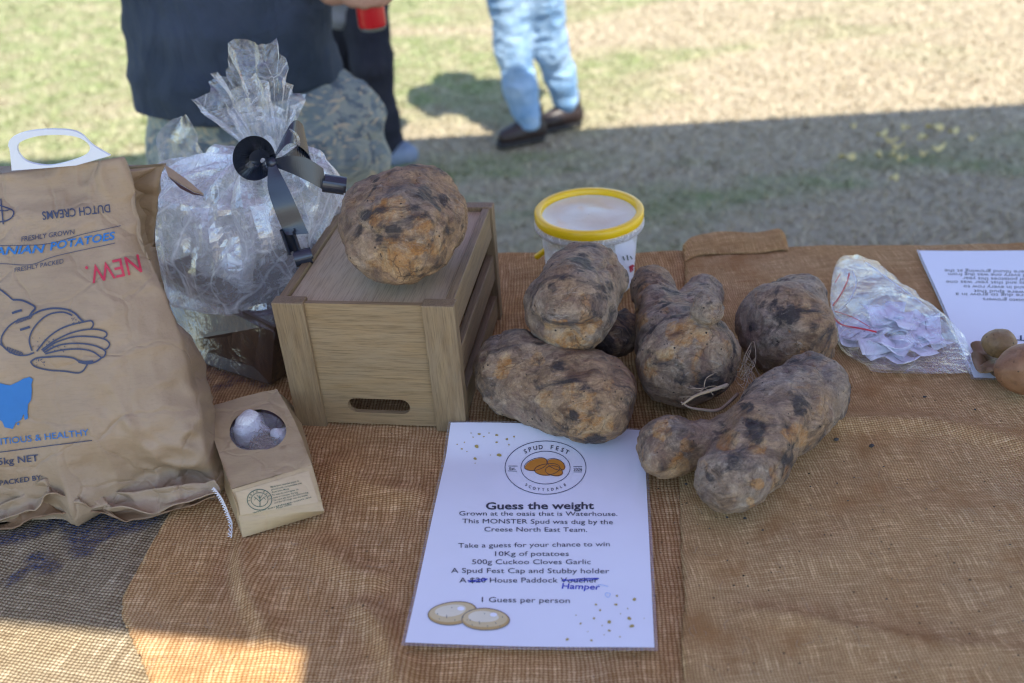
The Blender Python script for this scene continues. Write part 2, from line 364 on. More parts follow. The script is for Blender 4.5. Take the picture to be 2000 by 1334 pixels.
def grassy(name, blade):
    t = NT(name); g = t.n('NewGeometry').outputs['Position']
    p = t.mp(g, scale=(0.55, 1.1, 1)); big = t.noise(t.mp(p, loc=(3.1, 1.4, 0)), 1.15, 4, 0.55, 0.5)
    sx = t.n('SeparateXYZ', {0: g})
    bias = t.M('MULTIPLY_ADD', sx.outputs[0], -0.045, t.M('MULTIPLY_ADD', sx.outputs[1], 0.03, -0.125))  # greener leftward; near lawn less green, its shade's greyer tone put into colour
    big = t.M('ADD', big, bias)
    f = t.mr(big, 0.44, 0.58)
    fn = t.noise(g, 22 if blade else 40, 5, 0.7)
    dry = t.mix(t.mr(fn, 0.35, 0.65), (0.33, 0.26, 0.16), (0.57, 0.48, 0.33))
    grn = t.mix(t.mr(fn, 0.35, 0.65), (0.13, 0.185, 0.055), (0.35, 0.39, 0.16))
    f2 = t.M('MULTIPLY', f, t.mr(t.noise(g, 7, 4, 0.6), 0.3, 0.6, 0.25, 1.0))
    col = t.mix(f2, dry, grn)
    if blade:
        rnd = t.n('Attribute', attribute_name='tone').outputs['Fac']
        col = t.mix(t.mr(rnd, 0, 1, 0, 0.55), col, (0.46, 0.41, 0.29))
    else:
        col = t.mix(0.35, col, (0.13, 0.10, 0.07))
    t.set(Base_Color=col, Roughness=0.9, Normal=t.bump(fn, 0.6, 0.02)) if not blade else t.set(Base_Color=col, Roughness=0.8)
    t.b.inputs['Specular IOR Level'].default_value = 0.15
    return t.m
M['ground'] = grassy('dry_lawn', False); M['blade'] = grassy('grass_blades', True)

# ------------------------------------------------------------------ object helpers
def tag(o, label=None, cat=None, group=None, kind=None):
    if label: o['label'] = label
    if cat: o['category'] = cat
    if group: o['group'] = group
    if kind: o['kind'] = kind
    return o
def empty(name, loc=(0, 0, 0), rz=0):
    o = bpy.data.objects.new(name, None); COL.objects.link(o); o.location = loc; o.rotation_euler = (0, 0, rz)
    o.empty_display_size = 0.05; return o
def mesh(name, verts, faces, mat, parent=None, smooth=True, attrs=None, world=True):
    """one mesh object; verts in world space, kept there when it is put under a parent"""
    me = bpy.data.meshes.new(name)
    v = np.asarray(verts, float).reshape(-1, 3)
    if parent is not None and world:
        mw = np.array(local_mat(parent).inverted()); v = v @ mw[:3, :3].T + mw[:3, 3]
        off = np.zeros(3)
    else:
        off = np.array([v[:, 0].mean(), v[:, 1].mean(), v[:, 2].min()]) if world else np.zeros(3)
        v = v - off
    me.from_pydata([tuple(x) for x in v], [], [tuple(int(i) for i in f) for f in faces])
    if smooth: me.polygons.foreach_set('use_smooth', [True] * len(me.polygons))
    for k, a in (attrs or {}).items():
        at = me.attributes.new(k, 'FLOAT', 'POINT'); at.data.foreach_set('value', np.asarray(a, float).ravel())
    me.materials.append(mat); me.update()
    o = bpy.data.objects.new(name, me); COL.objects.link(o); o.location = off
    if parent is not None: o.parent = parent
    return o
def local_mat(o):
    m = Matrix.Translation(o.location) @ o.rotation_euler.to_matrix().to_4x4()
    return (local_mat(o.parent) @ m) if o.parent else m
def fixnormals(o):
    bm = bmesh.new(); bm.from_mesh(o.data); bmesh.ops.recalc_face_normals(bm, faces=bm.faces); bm.to_mesh(o.data); bm.free()
def uvplane(o, fn):
    uv = o.data.uv_layers.new(name='UVMap'); n = len(o.data.loops)
    idx = np.empty(n, int); o.data.loops.foreach_get('vertex_index', idx)
    co = np.empty(len(o.data.vertices) * 3); o.data.vertices.foreach_get('co', co); co = co.reshape(-1, 3)
    uv.data.foreach_set('uv', fn(co)[idx].ravel())
def gridfaces(nu, nv, wrap=False):
    f = []
    for j in range(nv - 1):
        for i in range(nu if wrap else nu - 1):
            a = j * nu + i; b = j * nu + (i + 1) % nu
            f.append((a, b, b + nu, a + nu))
    return f
def box(name, lo, hi, mat, parent, bevel=0.0015, seg=2, world=False):
    bm = bmesh.new(); bmesh.ops.create_cube(bm, size=1)
    lo, hi = np.array(lo, float), np.array(hi, float)
    for v in bm.verts: v.co = Vector(((lo + hi) / 2 + np.array(v.co) * (hi - lo)))
    if bevel: bmesh.ops.bevel(bm, geom=bm.edges[:], offset=bevel, segments=seg, affect='EDGES', profile=0.6)
    me = bpy.data.meshes.new(name); bm.to_mesh(me); bm.free(); me.materials.append(mat)
    o = bpy.data.objects.new(name, me); COL.objects.link(o)
    if parent is not None: o.parent = parent
    return o
def catmull(pts, n=8, closed=False):
    pts = [np.asarray(p, float) for p in pts]; m = len(pts); out = []
    rng = range(m if closed else m - 1)
    for i in rng:
        if closed: p0, p1, p2, p3 = pts[(i - 1) % m], pts[i], pts[(i + 1) % m], pts[(i + 2) % m]
        else: p0, p1, p2, p3 = pts[max(i - 1, 0)], pts[i], pts[i + 1], pts[min(i + 2, m - 1)]
        for k in range(n):
            t = k / n
            out.append(0.5 * ((2 * p1) + (-p0 + p2) * t + (2 * p0 - 5 * p1 + 4 * p2 - p3) * t * t + (-p0 + 3 * p1 - 3 * p2 + p3) * t ** 3))
    if not closed: out.append(pts[-1])
    return np.array(out)
def tube(pts, rad, nseg=8, cap=True):
    """verts, faces of a tube; rad scalar or per point"""
    pts = np.asarray(pts, float); n = len(pts); rad = np.broadcast_to(np.asarray(rad, float), (n,))
    tan = np.gradient(pts, axis=0); tan /= np.linalg.norm(tan, axis=1)[:, None] + 1e-12
    up = np.array([0, 0, 1.0]) if abs(tan[0][2]) < 0.9 else np.array([1.0, 0, 0])
    vs = []
    for i in range(n):
        s = np.cross(tan[i], up); s /= np.linalg.norm(s) + 1e-12; up = np.cross(s, tan[i])
        for k in range(nseg):
            a = 2 * math.pi * k / nseg
            vs.append(pts[i] + rad[i] * (math.cos(a) * s + math.sin(a) * up))
    f = gridfaces(nseg, n, True)
    if cap: f += [tuple(range(nseg))[::-1], tuple(range((n - 1) * nseg, n * nseg))]
    return np.array(vs), f
def join(parts):
    V_, F_, o = [], [], 0
    for v, f in parts:
        V_.append(np.asarray(v)); F_ += [tuple(i + o for i in q) for q in f]; o += len(v)
    return np.concatenate(V_), F_

# ------------------------------------------------------------------ solid shapes: smooth union of balls, meshed by surface nets
def sdf_mesh(prims, voxel, k=0.02, warp=None):
    """prims: (x,y,z,r[,k]) balls or (ax,ay,az,ra,bx,by,bz,rb) tapered limbs"""
    lo = np.full(3, 1e9); hi = -lo
    for p in prims:
        for c in ([p[:4]] if len(p) < 8 else [p[:4], p[4:8]]):
            c = np.array(c[:3]); r = p[3] if len(p) < 8 else max(p[3], p[7])
            lo = np.minimum(lo, c - r); hi = np.maximum(hi, c + r)
    lo -= voxel * 4 + k * .5; hi += voxel * 4 + k * .5
    n = np.ceil((hi - lo) / voxel).astype(int) + 1
    D = np.full(tuple(n), 1.0)
    ax = [lo[i] + np.arange(n[i]) * voxel for i in range(3)]
    for p in prims:
        r = p[3] if len(p) < 8 else max(p[3], p[7])
        a = np.array(p[:3]); b = a if len(p) < 8 else np.array(p[4:7])
        l = np.minimum(a, b) - r - k * 2 - voxel * 2; h = np.maximum(a, b) + r + k * 2 + voxel * 2
        i0 = np.maximum(0, ((l - lo) / voxel).astype(int)); i1 = np.minimum(n, ((h - lo) / voxel).astype(int) + 2)
        X, Y, Z = np.meshgrid(ax[0][i0[0]:i1[0]], ax[1][i0[1]:i1[1]], ax[2][i0[2]:i1[2]], indexing='ij')
        if len(p) < 8: d = np.sqrt((X - a[0]) ** 2 + (Y - a[1]) ** 2 + (Z - a[2]) ** 2) - p[3]
        else:
            ab = b - a; L = ab @ ab + 1e-12
            t = np.clip(((X - a[0]) * ab[0] + (Y - a[1]) * ab[1] + (Z - a[2]) * ab[2]) / L, 0, 1)
            d = np.sqrt((X - a[0] - t * ab[0]) ** 2 + (Y - a[1] - t * ab[1]) ** 2 + (Z - a[2] - t * ab[2]) ** 2) - (p[3] + t * (p[7] - p[3]))
        sl_ = (slice(i0[0], i1[0]), slice(i0[1], i1[1]), slice(i0[2], i1[2]))
        o = D[sl_]; hh = np.clip(0.5 + 0.5 * (o - d) / k, 0, 1)
        D[sl_] = o * (1 - hh) + d * hh - k * hh * (1 - hh)
    # surface nets
    s = D < 0
    nx, ny, nz = (n - 1)
    cnt = np.zeros((nx, ny, nz)); acc = np.zeros((nx, ny, nz, 3))
    for a in range(3):
        e = [0, 0, 0]; e[a] = 1
        for o1 in (0, 1):
            for o2 in (0, 1):
                off = [0, 0, 0]; oth = [i for i in range(3) if i != a]; off[oth[0]] = o1; off[oth[1]] = o2
                A = D[off[0]:off[0] + nx, off[1]:off[1] + ny, off[2]:off[2] + nz]
                B = D[off[0] + e[0]:off[0] + e[0] + nx, off[1] + e[1]:off[1] + e[1] + ny, off[2] + e[2]:off[2] + e[2] + nz]
                c = (A < 0) != (B < 0); t = np.where(c, A / np.where(c, A - B, 1), 0)
                cnt += c
                for q in range(3): acc[..., q] += c * (off[q] + (t if q == a else 0))
    act = cnt > 0
    idx = np.full((nx, ny, nz), -1); idx[act] = np.arange(act.sum())
    ii = np.argwhere(act)
    verts = lo + voxel * (ii + acc[act] / cnt[act][:, None])
    faces = []
    for a in range(3):
        b, c = (a + 1) % 3, (a + 2) % 3
        sa = [slice(1, None)] * 3; sa[a] = slice(0, n[a] - 1)
        s0 = s[tuple(slice(1, n[q] - 1) if q != a else slice(0, n[q] - 1) for q in range(3))]
        s1 = s[tuple(slice(1, n[q] - 1) if q != a else slice(1, n[q]) for q in range(3))]
        for pos, sel in ((True, s0 & ~s1), (False, ~s0 & s1)):
            w = np.argwhere(sel)
            if not len(w): continue
            base = w.copy()
            for q in (b, c): base[:, q] += 1
            def g(db, dc):
                m_ = base.copy(); m_[:, b] -= db; m_[:, c] -= dc
                return idx[m_[:, 0], m_[:, 1], m_[:, 2]]
            q = np.stack([g(0, 0), g(1, 0), g(1, 1), g(0, 1)], -1)
            faces.append(q if pos else q[:, ::-1])
    F = np.concatenate(faces)
    F = F[(F >= 0).all(1)]
    return verts, F
def vnormals(v, f):
    f = np.asarray(f); n = np.zeros_like(v)
    fn = np.cross(v[f[:, 2]] - v[f[:, 0]], v[f[:, 3]] - v[f[:, 1]])
    for i in range(4): np.add.at(n, f[:, i], fn)
    return n / (np.linalg.norm(n, axis=1)[:, None] + 1e-12)

# ------------------------------------------------------------------ printing: flat shapes laid on the surface that carries them
class Surf:
    def __init__(s, objs):
        vs, fs, o = [], [], 0
        for ob in (objs if isinstance(objs, list) else [objs]):
            m = local_mat(ob)
            v = [m @ x.co for x in ob.data.vertices]; vs += v
            fs += [[i + o for i in p.vertices] for p in ob.data.polygons]; o += len(v)
        s.t = BVHTree.FromPolygons(vs, fs)
    def px(s, x, y, off):
        d = Vector(ray(x, y)).normalized(); h = s.t.ray_cast(Vector(CAM), d)
        if h[0] is None: return None
        n = h[1] if h[1].dot(d) < 0 else -h[1]
        return h[0] + n * off * 0.5 - d * off * 0.8
    def xy(s, x, y, off):
        h = s.t.ray_cast(Vector((x, y, 2.0)), Vector((0, 0, -1)))
        return None if h[0] is None else h[0] + Vector((0, 0, off))
def flat2mesh(name, verts, faces, surf, mat, parent, off=0.0006, maxlen=8, mode='px'):
    bm = bmesh.new(); vv = [bm.verts.new((x, y, 0)) for x, y in verts]
    for f in faces:
        try: bm.faces.new([vv[i] for i in f])
        except ValueError: pass
    for _ in range(4):
        L = [e for e in bm.edges if e.calc_length() > maxlen]
        if not L: break
        bmesh.ops.subdivide_edges(bm, edges=L, cuts=1, use_grid_fill=False)
        bmesh.ops.triangulate(bm, faces=[f for f in bm.faces if len(f.verts) > 3])
    dead = []
    for v in bm.verts:
        h = (surf.px if mode == 'px' else surf.xy)(v.co.x, v.co.y, off)
        if h is None: dead.append(v)
        else: v.co = h
    bmesh.ops.delete(bm, geom=dead, context='VERTS')
    V_ = [tuple(v.co) for v in bm.verts]; bm.verts.index_update()
    F_ = [[v.index for v in f.verts] for f in bm.faces]
    bm.free()
    if not F_: return None
    return mesh(name, V_, F_, mat, parent, smooth=True)
_txt = {}
def text_shape(s, bold=0.0, shear=0.0, spacing=1.0):
    key = (s, bold, shear, spacing)
    if key in _txt: return _txt[key]
    c = bpy.data.curves.new('t', 'FONT'); c.body = s; c.offset = bold; c.shear = shear; c.space_character = spacing; c.resolution_u = 3
    o = bpy.data.objects.new('t', c); COL.objects.link(o)
    dg = bpy.context.evaluated_depsgraph_get(); me = bpy.data.meshes.new_from_object(o.evaluated_get(dg))
    v = np.array([x.co[:2] for x in me.vertices]); f = [tuple(p.vertices) for p in me.polygons]
    bpy.data.objects.remove(o); bpy.data.curves.remove(c); bpy.data.meshes.remove(me)
    _txt[key] = (v, f); return v, f
def text_px(s, A, B, h, surf, mat, parent, bold=0.0, shear=0.0, name='printed_text', off=0.0006, up=None, spacing=1.0):
    """text from pixel A to pixel B (baseline), capital height h in pixels"""
    v, f = text_shape(s, bold, shear, spacing); A, B = np.array(A, float), np.array(B, float)
    x0, x1 = v[:, 0].min(), v[:, 0].max(); d = (B - A); L = np.linalg.norm(d)
    u = np.array([d[1], -d[0]]) / L if up is None else np.array(up, float)
    p = A + (v[:, :1] - x0) / (x1 - x0) * d + v[:, 1:2] / 0.70 * h * u
    return flat2mesh(name, p, f, surf, mat, parent, off)
def poly_px(name, pts, surf, mat, parent, off=0.0006, holes=(), mode='px', maxlen=8):
    rings = [list(map(tuple, pts))] + [list(map(tuple, h)) for h in holes]
    tri = tessellate_polygon([[Vector((x, y, 0)) for x, y in r] for r in rings])
    allv = [q for r in rings for q in r]
    return flat2mesh(name, allv, tri, surf, mat, parent, off, maxlen, mode)
def stroke(pts, w, closed=False, n=6, taper=False):
    p = catmull(pts, n, closed)
    if closed: p = np.vstack([p, p[:1]])
    t = np.gradient(p, axis=0); t /= np.linalg.norm(t, axis=1)[:, None] + 1e-9
    nn = np.stack([-t[:, 1], t[:, 0]], -1); ww = np.full(len(p), w / 2.0)
    if taper: ww *= np.sin(np.linspace(0.25, math.pi - 0.25, len(p)))
    v = np.vstack([p + nn * ww[:, None], p - nn * ww[:, None]]); m = len(p)
    return v, [(i, i + 1, i + 1 + m, i + m) for i in range(m - 1)]
def strokes_px(name, lst, surf, mat, parent, off=0.0007, mode='px', maxlen=8):
    v, f = join([(stroke(*a) if not isinstance(a, dict) else stroke(**a)) for a in lst])
    return flat2mesh(name, v, f, surf, mat, parent, off, maxlen, mode)
def ell(cx, cy, rx, ry, n=28, rot=0, wob=0, seed=0):
    r_ = random.Random(seed); c, s = math.cos(rot), math.sin(rot); out = []
    ph = [r_.uniform(0, 6.28) for _ in range(3)]
    for i in range(n):
        a = 2 * math.pi * i / n; k = 1 + wob * (math.sin(2 * a + ph[0]) + 0.6 * math.sin(3 * a + ph[1]))
        x, y = rx * k * math.cos(a), ry * k * math.sin(a)
        out.append((cx + x * c - y * s, cy + x * s + y * c))
    return out

#@@SETTING
# ================================================================== THE SETTING
g = mesh('ground', [(-60, -60, -0.012), (60, -60, -0.012), (60, 120, -0.012), (-60, 120, -0.012)], [(0, 1, 2, 3)], M['ground'], smooth=False)
tag(g, kind='structure')
rng = np.random.default_rng(3)
def blades(n, x0, x1, y0, y1, hgt, wid):
    x = rng.uniform(x0, x1, n); y = rng.uniform(y0, y1, n); a = rng.uniform(0, 2 * math.pi, n)
    h = hgt * rng.uniform(0.4, 1.3, n); ln = rng.uniform(0.2, 1.6, n) * h * 1.6; w = wid * rng.uniform(0.6, 1.4, n)
    b = rng.uniform(0, 2 * math.pi, n)
    p = np.stack([x, y, np.full(n, -0.013)], -1); dx = np.stack([np.cos(a) * w, np.sin(a) * w, np.zeros(n)], -1)
    tip = p + np.stack([np.cos(b) * ln, np.sin(b) * ln, h], -1)
    v = np.stack([p - dx, p + dx, tip], 1).reshape(-1, 3)
    return v, np.arange(3 * n).reshape(-1, 3), np.repeat(rng.uniform(0, 1, n), 3)
v1, f1, t1 = blades(150000, -3.4, 4.4, 2.3, 7.4, 0.020, 0.0042)
gr = mesh('grass', v1, f1, M['blade'], smooth=False, attrs={'tone': t1})
tag(gr, kind='stuff')

# table: a folding trestle table under the hessian
TYAW = R(-7.5); TC = np.array([0.048, 0.816])       # middle of the table in plan
tx = np.array([math.cos(TYAW), math.sin(TYAW)]); ty = np.array([-math.sin(TYAW), math.cos(TYAW)])
TW, TD = 2.4, 0.92
def tuv(p): q = np.asarray(p)[..., :2] - TC; return np.stack([q @ tx, q @ ty], -1)
tb = empty('trestle_table', (TC[0], TC[1], 0), TYAW)
tag(tb, 'long folding table covered in overlapping brown hessian sacks', 'table')
box('table_top', (-TW / 2, -TD / 2, TZ - 0.05), (TW / 2, TD / 2 - 0.004, TZ - 0.012), M['table'], tb, 0.008)
for sx_ in (-1, 1):
    for sy_ in (-1, 1):
        v, f = tube([(sx_ * 1.0, sy_ * 0.38, 0.0), (sx_ * 1.0, sy_ * 0.34, TZ - 0.05)], 0.014, 12)
        mesh('leg', v, f, M['steel'], tb, world=False)
    v, f = tube([(sx_ * 1.0, -0.36, 0.25), (sx_ * 1.0, 0.36, 0.25)], 0.010, 10)
    mesh('crossbar', v, f, M['steel'], tb, world=False)

def polydist(q, line):
    """distance and signed side of plan points q to a polyline"""
    best = np.full(len(q), 1e9); side = np.zeros(len(q)); par = np.zeros(len(q))
    for i in range(len(line) - 1):
        a, b = np.array(line[i]), np.array(line[i + 1]); ab = b - a; t = ((q - a) @ ab) / (ab @ ab)
        tc = np.clip(t, 0, 1); d = np.linalg.norm(q - a - tc[:, None] * ab, axis=1)
        s = np.sign(ab[0] * (q[:, 1] - a[1]) - ab[1] * (q[:, 0] - a[0]))
        m = d < best; best[m] = d[m]; side[m] = s[m]; par[m] = (i + tc[m]) / (len(line) - 1)
    return best, side, par
def sack(name, outline_px, lift, mat, amp=0.0012, creases=(), seed=0, droop=0.25, res=0.0065, uvrot=0.0, inkfn=None, edge_round=0.004, thick=0.0025):
    """a hessian sheet lying on the table; outline in plan, drooping over the table's edges"""
    o2 = [tuple(P(x, y)[:2]) if len(t) == 0 else (x, y) for (x, y, *t) in outline_px]
    o2 = np.array(o2); lo, hi = o2.min(0), o2.max(0)
    nx = int((hi[0] - lo[0]) / res) + 2; ny = int((hi[1] - lo[1]) / res) + 2
    X, Y = np.meshgrid(np.linspace(lo[0], hi[0], nx), np.linspace(lo[1], hi[1], ny))
    q = np.stack([X.ravel(), Y.ravel()], -1)
    # inside test and distance to the outline
    loop = [tuple(p) for p in o2] + [tuple(o2[0])]
    inside = np.zeros(len(q), bool)
    for i in range(len(loop) - 1):
        (xa, ya), (xb, yb) = loop[i], loop[i + 1]
        c = ((ya > q[:, 1]) != (yb > q[:, 1])) & (q[:, 0] < (xb - xa) * (q[:, 1] - ya) / (yb - ya + 1e-12) + xa)
        inside ^= c
    dist, _, _ = polydist(q, loop)
    # snap near-outside points to the outline so the edge is smooth
    snap = ~inside & (dist < res * 0.95)
    for i in np.where(snap)[0]:
        p = q[i]; bd, bp = 1e9, p
        for k in range(len(loop) - 1):
            a, b = np.array(loop[k]), np.array(loop[k + 1]); ab = b - a; t = np.clip((p - a) @ ab / (ab @ ab), 0, 1); c = a + t * ab
            d = np.linalg.norm(p - c)
            if d < bd: bd, bp = d, c
        q[i] = bp
    keep = inside | snap
    dist = np.where(inside, dist, 0)
    p3 = np.c_[q, np.zeros(len(q))]
    z = TZ + lift + amp * (fbm(p3 * 7, seed, 3) * 1.6 + fbm(p3 * 22, seed + 5, 2) * 0.5)
    z += 0.0022 * np.exp(-((dist - 0.012) / 0.010) ** 2) * (0.6 + 0.6 * vnoise(p3 * 25, seed + 9))
    for c in creases:
        line = [tuple(P(x, y)[:2]) for x, y in c['px']]
        line = catmull(line, 6)
        d, s, t = polydist(q, [tuple(a) for a in line])
        env = np.clip(np.minimum(t, 1 - t) * 6, 0, 1) if c.get('fade', True) else 1.0
        if 'step' in c: z += c['step'] * env * (1 - sstep(0, c['w'], np.where(s * c['side'] > 0, d, 0)) ) * np.exp(-np.where(s * c['side'] > 0, 0, d) / c.get('tail', 0.08))
        if 'h' in c: z += c['h'] * env * np.exp(-(d / c['w']) ** 2)
    uvq = tuv(q)
    over = uvq[:, 1] - (TD / 2 - 0.002)
    # past the far edge the sheet hangs down
    pos = q.copy(); rr = 0.012
    ang = np.clip(over / rr, 0, math.pi / 2)
    hang = np.clip(over - rr * math.pi / 2, 0, None)
    m = over > 0
    vnew = TD / 2 - 0.002 + rr * np.sin(ang) + 0.0
    znew = z - rr * (1 - np.cos(ang)) - hang
    wav = 0.010 * np.sin(uvq[:, 0] * 30 + seed) * np.clip(hang * 8, 0, 1)
    nv = np.where(m, vnew + wav, uvq[:, 1])
    pos = TC + uvq[:, :1] * tx + nv[:, None] * ty
    z = np.where(m, znew, z)
    vid = np.full(len(q), -1); vid[keep] = np.arange(keep.sum())
    F_ = []
    k2 = keep.reshape(ny, nx); v2 = vid.reshape(ny, nx); in2 = inside.reshape(ny, nx)
    for j in range(ny - 1):
        for i in range(nx - 1):
            if k2[j, i] and k2[j, i + 1] and k2[j + 1, i] and k2[j + 1, i + 1] and (in2[j, i] or in2[j, i + 1] or in2[j + 1, i] or in2[j + 1, i + 1]):
                F_.append((v2[j, i], v2[j, i + 1], v2[j + 1, i + 1], v2[j + 1, i]))
    vv = np.c_[pos, z][keep]
    at = {'ink': (inkfn(q[keep]) if inkfn else np.zeros(keep.sum()))}
    o = mesh(name, vv, F_, mat, attrs=at)
    uvs = uvq[keep]
    uv = o.data.uv_layers.new(name='UVMap'); idx = np.empty(len(o.data.loops), int); o.data.loops.foreach_get('vertex_index', idx)
    uv.data.foreach_set('uv', uvs[idx].ravel())
    if thick:
        md = o.modifiers.new('thickness', 'SOLIDIFY'); md.thickness = thick; md.offset = -1
    return o
def inkfn(specs, px=True):
    def fn(q):
        a = np.zeros(len(q))
        for pts, w in specs:
            line = catmull([P(x, y)[:2] for x, y in pts], 5); d, _, _ = polydist(q, [tuple(p) for p in line])
            a = np.maximum(a, 1 - sstep(w * 0.7, w * 1.2, d))
        return a
    return fn
FARL = TC + tx * (-1.25) + ty * (TD / 2 + 0.22); FARR = TC + tx * 1.25 + ty * (TD / 2 + 0.22)
NEARL = TC + tx * (-1.25) - ty * (TD / 2 + 0.0); NEARR = TC + tx * 1.25 - ty * (TD / 2)
W_ = lambda p: (float(p[0]), float(p[1]), 1)
along = lambda u, v: W_(TC + tx * u + ty * v)
s1 = sack('hessian_sack', [along(-1.2, -TD / 2), along(-.25, -TD / 2), along(-.2, -.1), along(-.22, TD / 2 + .2), along(-1.2, TD / 2 + .24)],
          0.000, M['cloth_left'], seed=1, amp=0.0014, uvrot=0.1,
          inkfn=inkfn([([(0, 1055), (60, 1040), (120, 1015)], .012), ([(170, 1010), (230, 1025), (285, 1012)], .017), ([(140, 1020), (165, 1075)], .012),
                       ([(150, 1070), (210, 1048)], .006), ([(20, 1135), (60, 1110), (95, 1100)], .006), ([(70, 1090), (100, 1110)], .009)]))
tag(s1, 'greyish loosely woven hessian sack with faded blue print, under the big potato bag at left', 'sack')
s2 = sack('hessian_sack', [(348, 985), (300, 1070), (243, 1175), (241, 1215), (262, 1262), (330, 1420), (1500, 1420), along(.62, .04), along(.62, TD / 2 + .16),
                           along(-.95, TD / 2 + .16), (-60, 760), (150, 800), (345, 800), (362, 860)],
          0.005, M['cloth_mid'], seed=2, amp=0.0022,
          creases=[dict(px=[(455, 1050), (450, 1120), (470, 1190), (515, 1255)], h=-0.006, w=0.008), dict(px=[(475, 1060), (478, 1150), (505, 1215), (560, 1285)], h=0.010, w=0.011),
                   dict(px=[(690, 1180), (740, 1225), (775, 1300), (800, 1400)], h=0.010, w=0.010), dict(px=[(600, 1060), (680, 1120), (760, 1150)], h=0.007, w=0.014),
                   dict(px=[(650, 900), (720, 960), (840, 980)], h=0.006, w=0.016),
                   dict(px=[(1000, 545), (1100, 535), (1340, 530)], h=0.003, w=0.012)],
          inkfn=inkfn([([(395, 720), (430, 728), (470, 745)], .012), ([(430, 765), (480, 750), (520, 762)], .008), ([(380, 745), (400, 752)], .010)]))
tag(s2, 'orange brown hessian sack under the crate and the white poster, its left edge turned forward', 'sack')
s3 = sack('hessian_sack', [(1326, 930), (1328, 1000), (1330, 1100), (1338, 1180), (1330, 1260), (1338, 1420), (2300, 1420), along(1.2, -.2), along(1.2, TD / 2 + .26),
                           along(.3, TD / 2 + .2), (1338, 506), (1338, 580), (1345, 700), (1340, 850)],
          0.0095, M['cloth_right'], seed=3, amp=0.0020,
          creases=[dict(px=[(1430, 1195), (1540, 1215), (1700, 1245), (1850, 1272), (2080, 1285)], step=0.007, side=1, w=0.004, tail=0.05),
                   dict(px=[(1560, 845), (1700, 838), (1850, 845), (2080, 905)], h=0.008, w=0.013),
                   dict(px=[(1340, 590), (1440, 582), (1520, 590)], step=0.008, side=1, w=0.004, tail=0.03),
                   dict(px=[(1640, 700), (1800, 780), (2060, 800)], h=0.002, w=0.03),
                   dict(px=[(1400, 1120), (1600, 1090), (1800, 1010), (2000, 1060)], h=0.003, w=0.03)])
tag(s3, 'tan finely woven hessian sack covering the right of the table with a turned-over far corner', 'sack')
# the turned-over hem standing up at its far corner
def hem():
    base = [P(1336, 512)[:2], P(1360, 503)[:2], P(1400, 498)[:2], P(1470, 497)[:2], P(1520, 492)[:2], P(1535, 494)[:2]]
    c = catmull(base, 10); n = len(c); prof = []
    for i, p in enumerate(c):
        t = i / (n - 1); H = 0.013 * math.sin(min(1, t * 3.2) * math.pi / 2) * (1.0 if t < 0.8 else max(0.0, 1 - (t - .8) / .2)) + 0.003 + 0.002 * math.sin(t * 17)
        z0 = TZ + 0.011
        row = [(-.030, 0.0), (-.022, .3 * H), (-.012, .75 * H), (-.003, H), (.006, .92 * H), (.012, .6 * H), (.016, .05 * H), (.018, -.02)]
        for d, z in row: prof.append((p[0] + ty[0] * (d + .012), p[1] + ty[1] * (d + .012), z0 + z))
    v = np.array(prof); v[:, 2] += 0.004 * fbm(v * 22, 4, 3); v[:, 1] += .004 * fbm(v * 18, 9, 2)
    o = mesh('turned_hem', v, gridfaces(8, n), M['cloth_right'], s3)
    uvplane(o, lambda co: np.stack([co[:, 0], co[:, 1] + co[:, 2]], -1))
    md = o.modifiers.new('thickness', 'SOLIDIFY'); md.thickness = 0.004; md.offset = 0
    md = o.modifiers.new('smooth', 'SUBSURF'); md.levels = 1; md.render_levels = 1
hem()

# canopy over the stall, above and behind the camera: its shade covers the table and the near lawn
CZ = 2.2
def shade_to_canopy(x, y, z): k = (CZ - z) / math.tan(SUN_EL); return (x + SUN_DIR[0] * k, y + SUN_DIR[1] * k)
a1 = P(0, 1215); a2 = P(600, 1275); a3 = P(590, 1334)
dd_ = (a2 - a1)[:2] / np.linalg.norm((a2 - a1)[:2]); dn = (a3 - a2)[:2] / np.linalg.norm((a3 - a2)[:2])
g1, g2 = P(800, 268, 0), P(2000, 200, 0); gd = (g2 - g1)[:2] / np.linalg.norm((g2 - g1)[:2])
cpts = [shade_to_canopy(*(a1[:2] - dd_ * 1.3), TZ), shade_to_canopy(*a2[:2], TZ), shade_to_canopy(*(a2[:2] + dn * 0.9), TZ),
        shade_to_canopy(*(a2[:2] + dn * 0.9 + dd_ * 3.2), TZ), shade_to_canopy(*(g1[:2] + gd * 3.4), 0), shade_to_canopy(*(g1[:2] - gd * 2.6), 0)]
cn = empty('stall_canopy', (0, 1.2, 0)); tag(cn, 'blue fabric stall canopy on steel posts that shades the table', 'canopy')
tri = tessellate_polygon([[Vector((x, y, 0)) for x, y in cpts]])
nn = len(cpts)
vv = [(x, y, CZ) for x, y in cpts] + [(x, y, CZ + 0.012) for x, y in cpts]
ff = [tuple(t) for t in tri] + [tuple(i + nn for i in t[::-1]) for t in tri] + [(i, (i + 1) % nn, (i + 1) % nn + nn, i + nn) for i in range(nn)]
ro = mesh('roof_sheet', vv, ff, M['canopy'], cn, smooth=False); fixnormals(ro)
for i in (0, 3, 4, 5):
    x, y = cpts[i]; v, f = tube([(x, y, 0), (x, y, CZ)], 0.018, 12); mesh('post', v, f, M['steel'], cn)
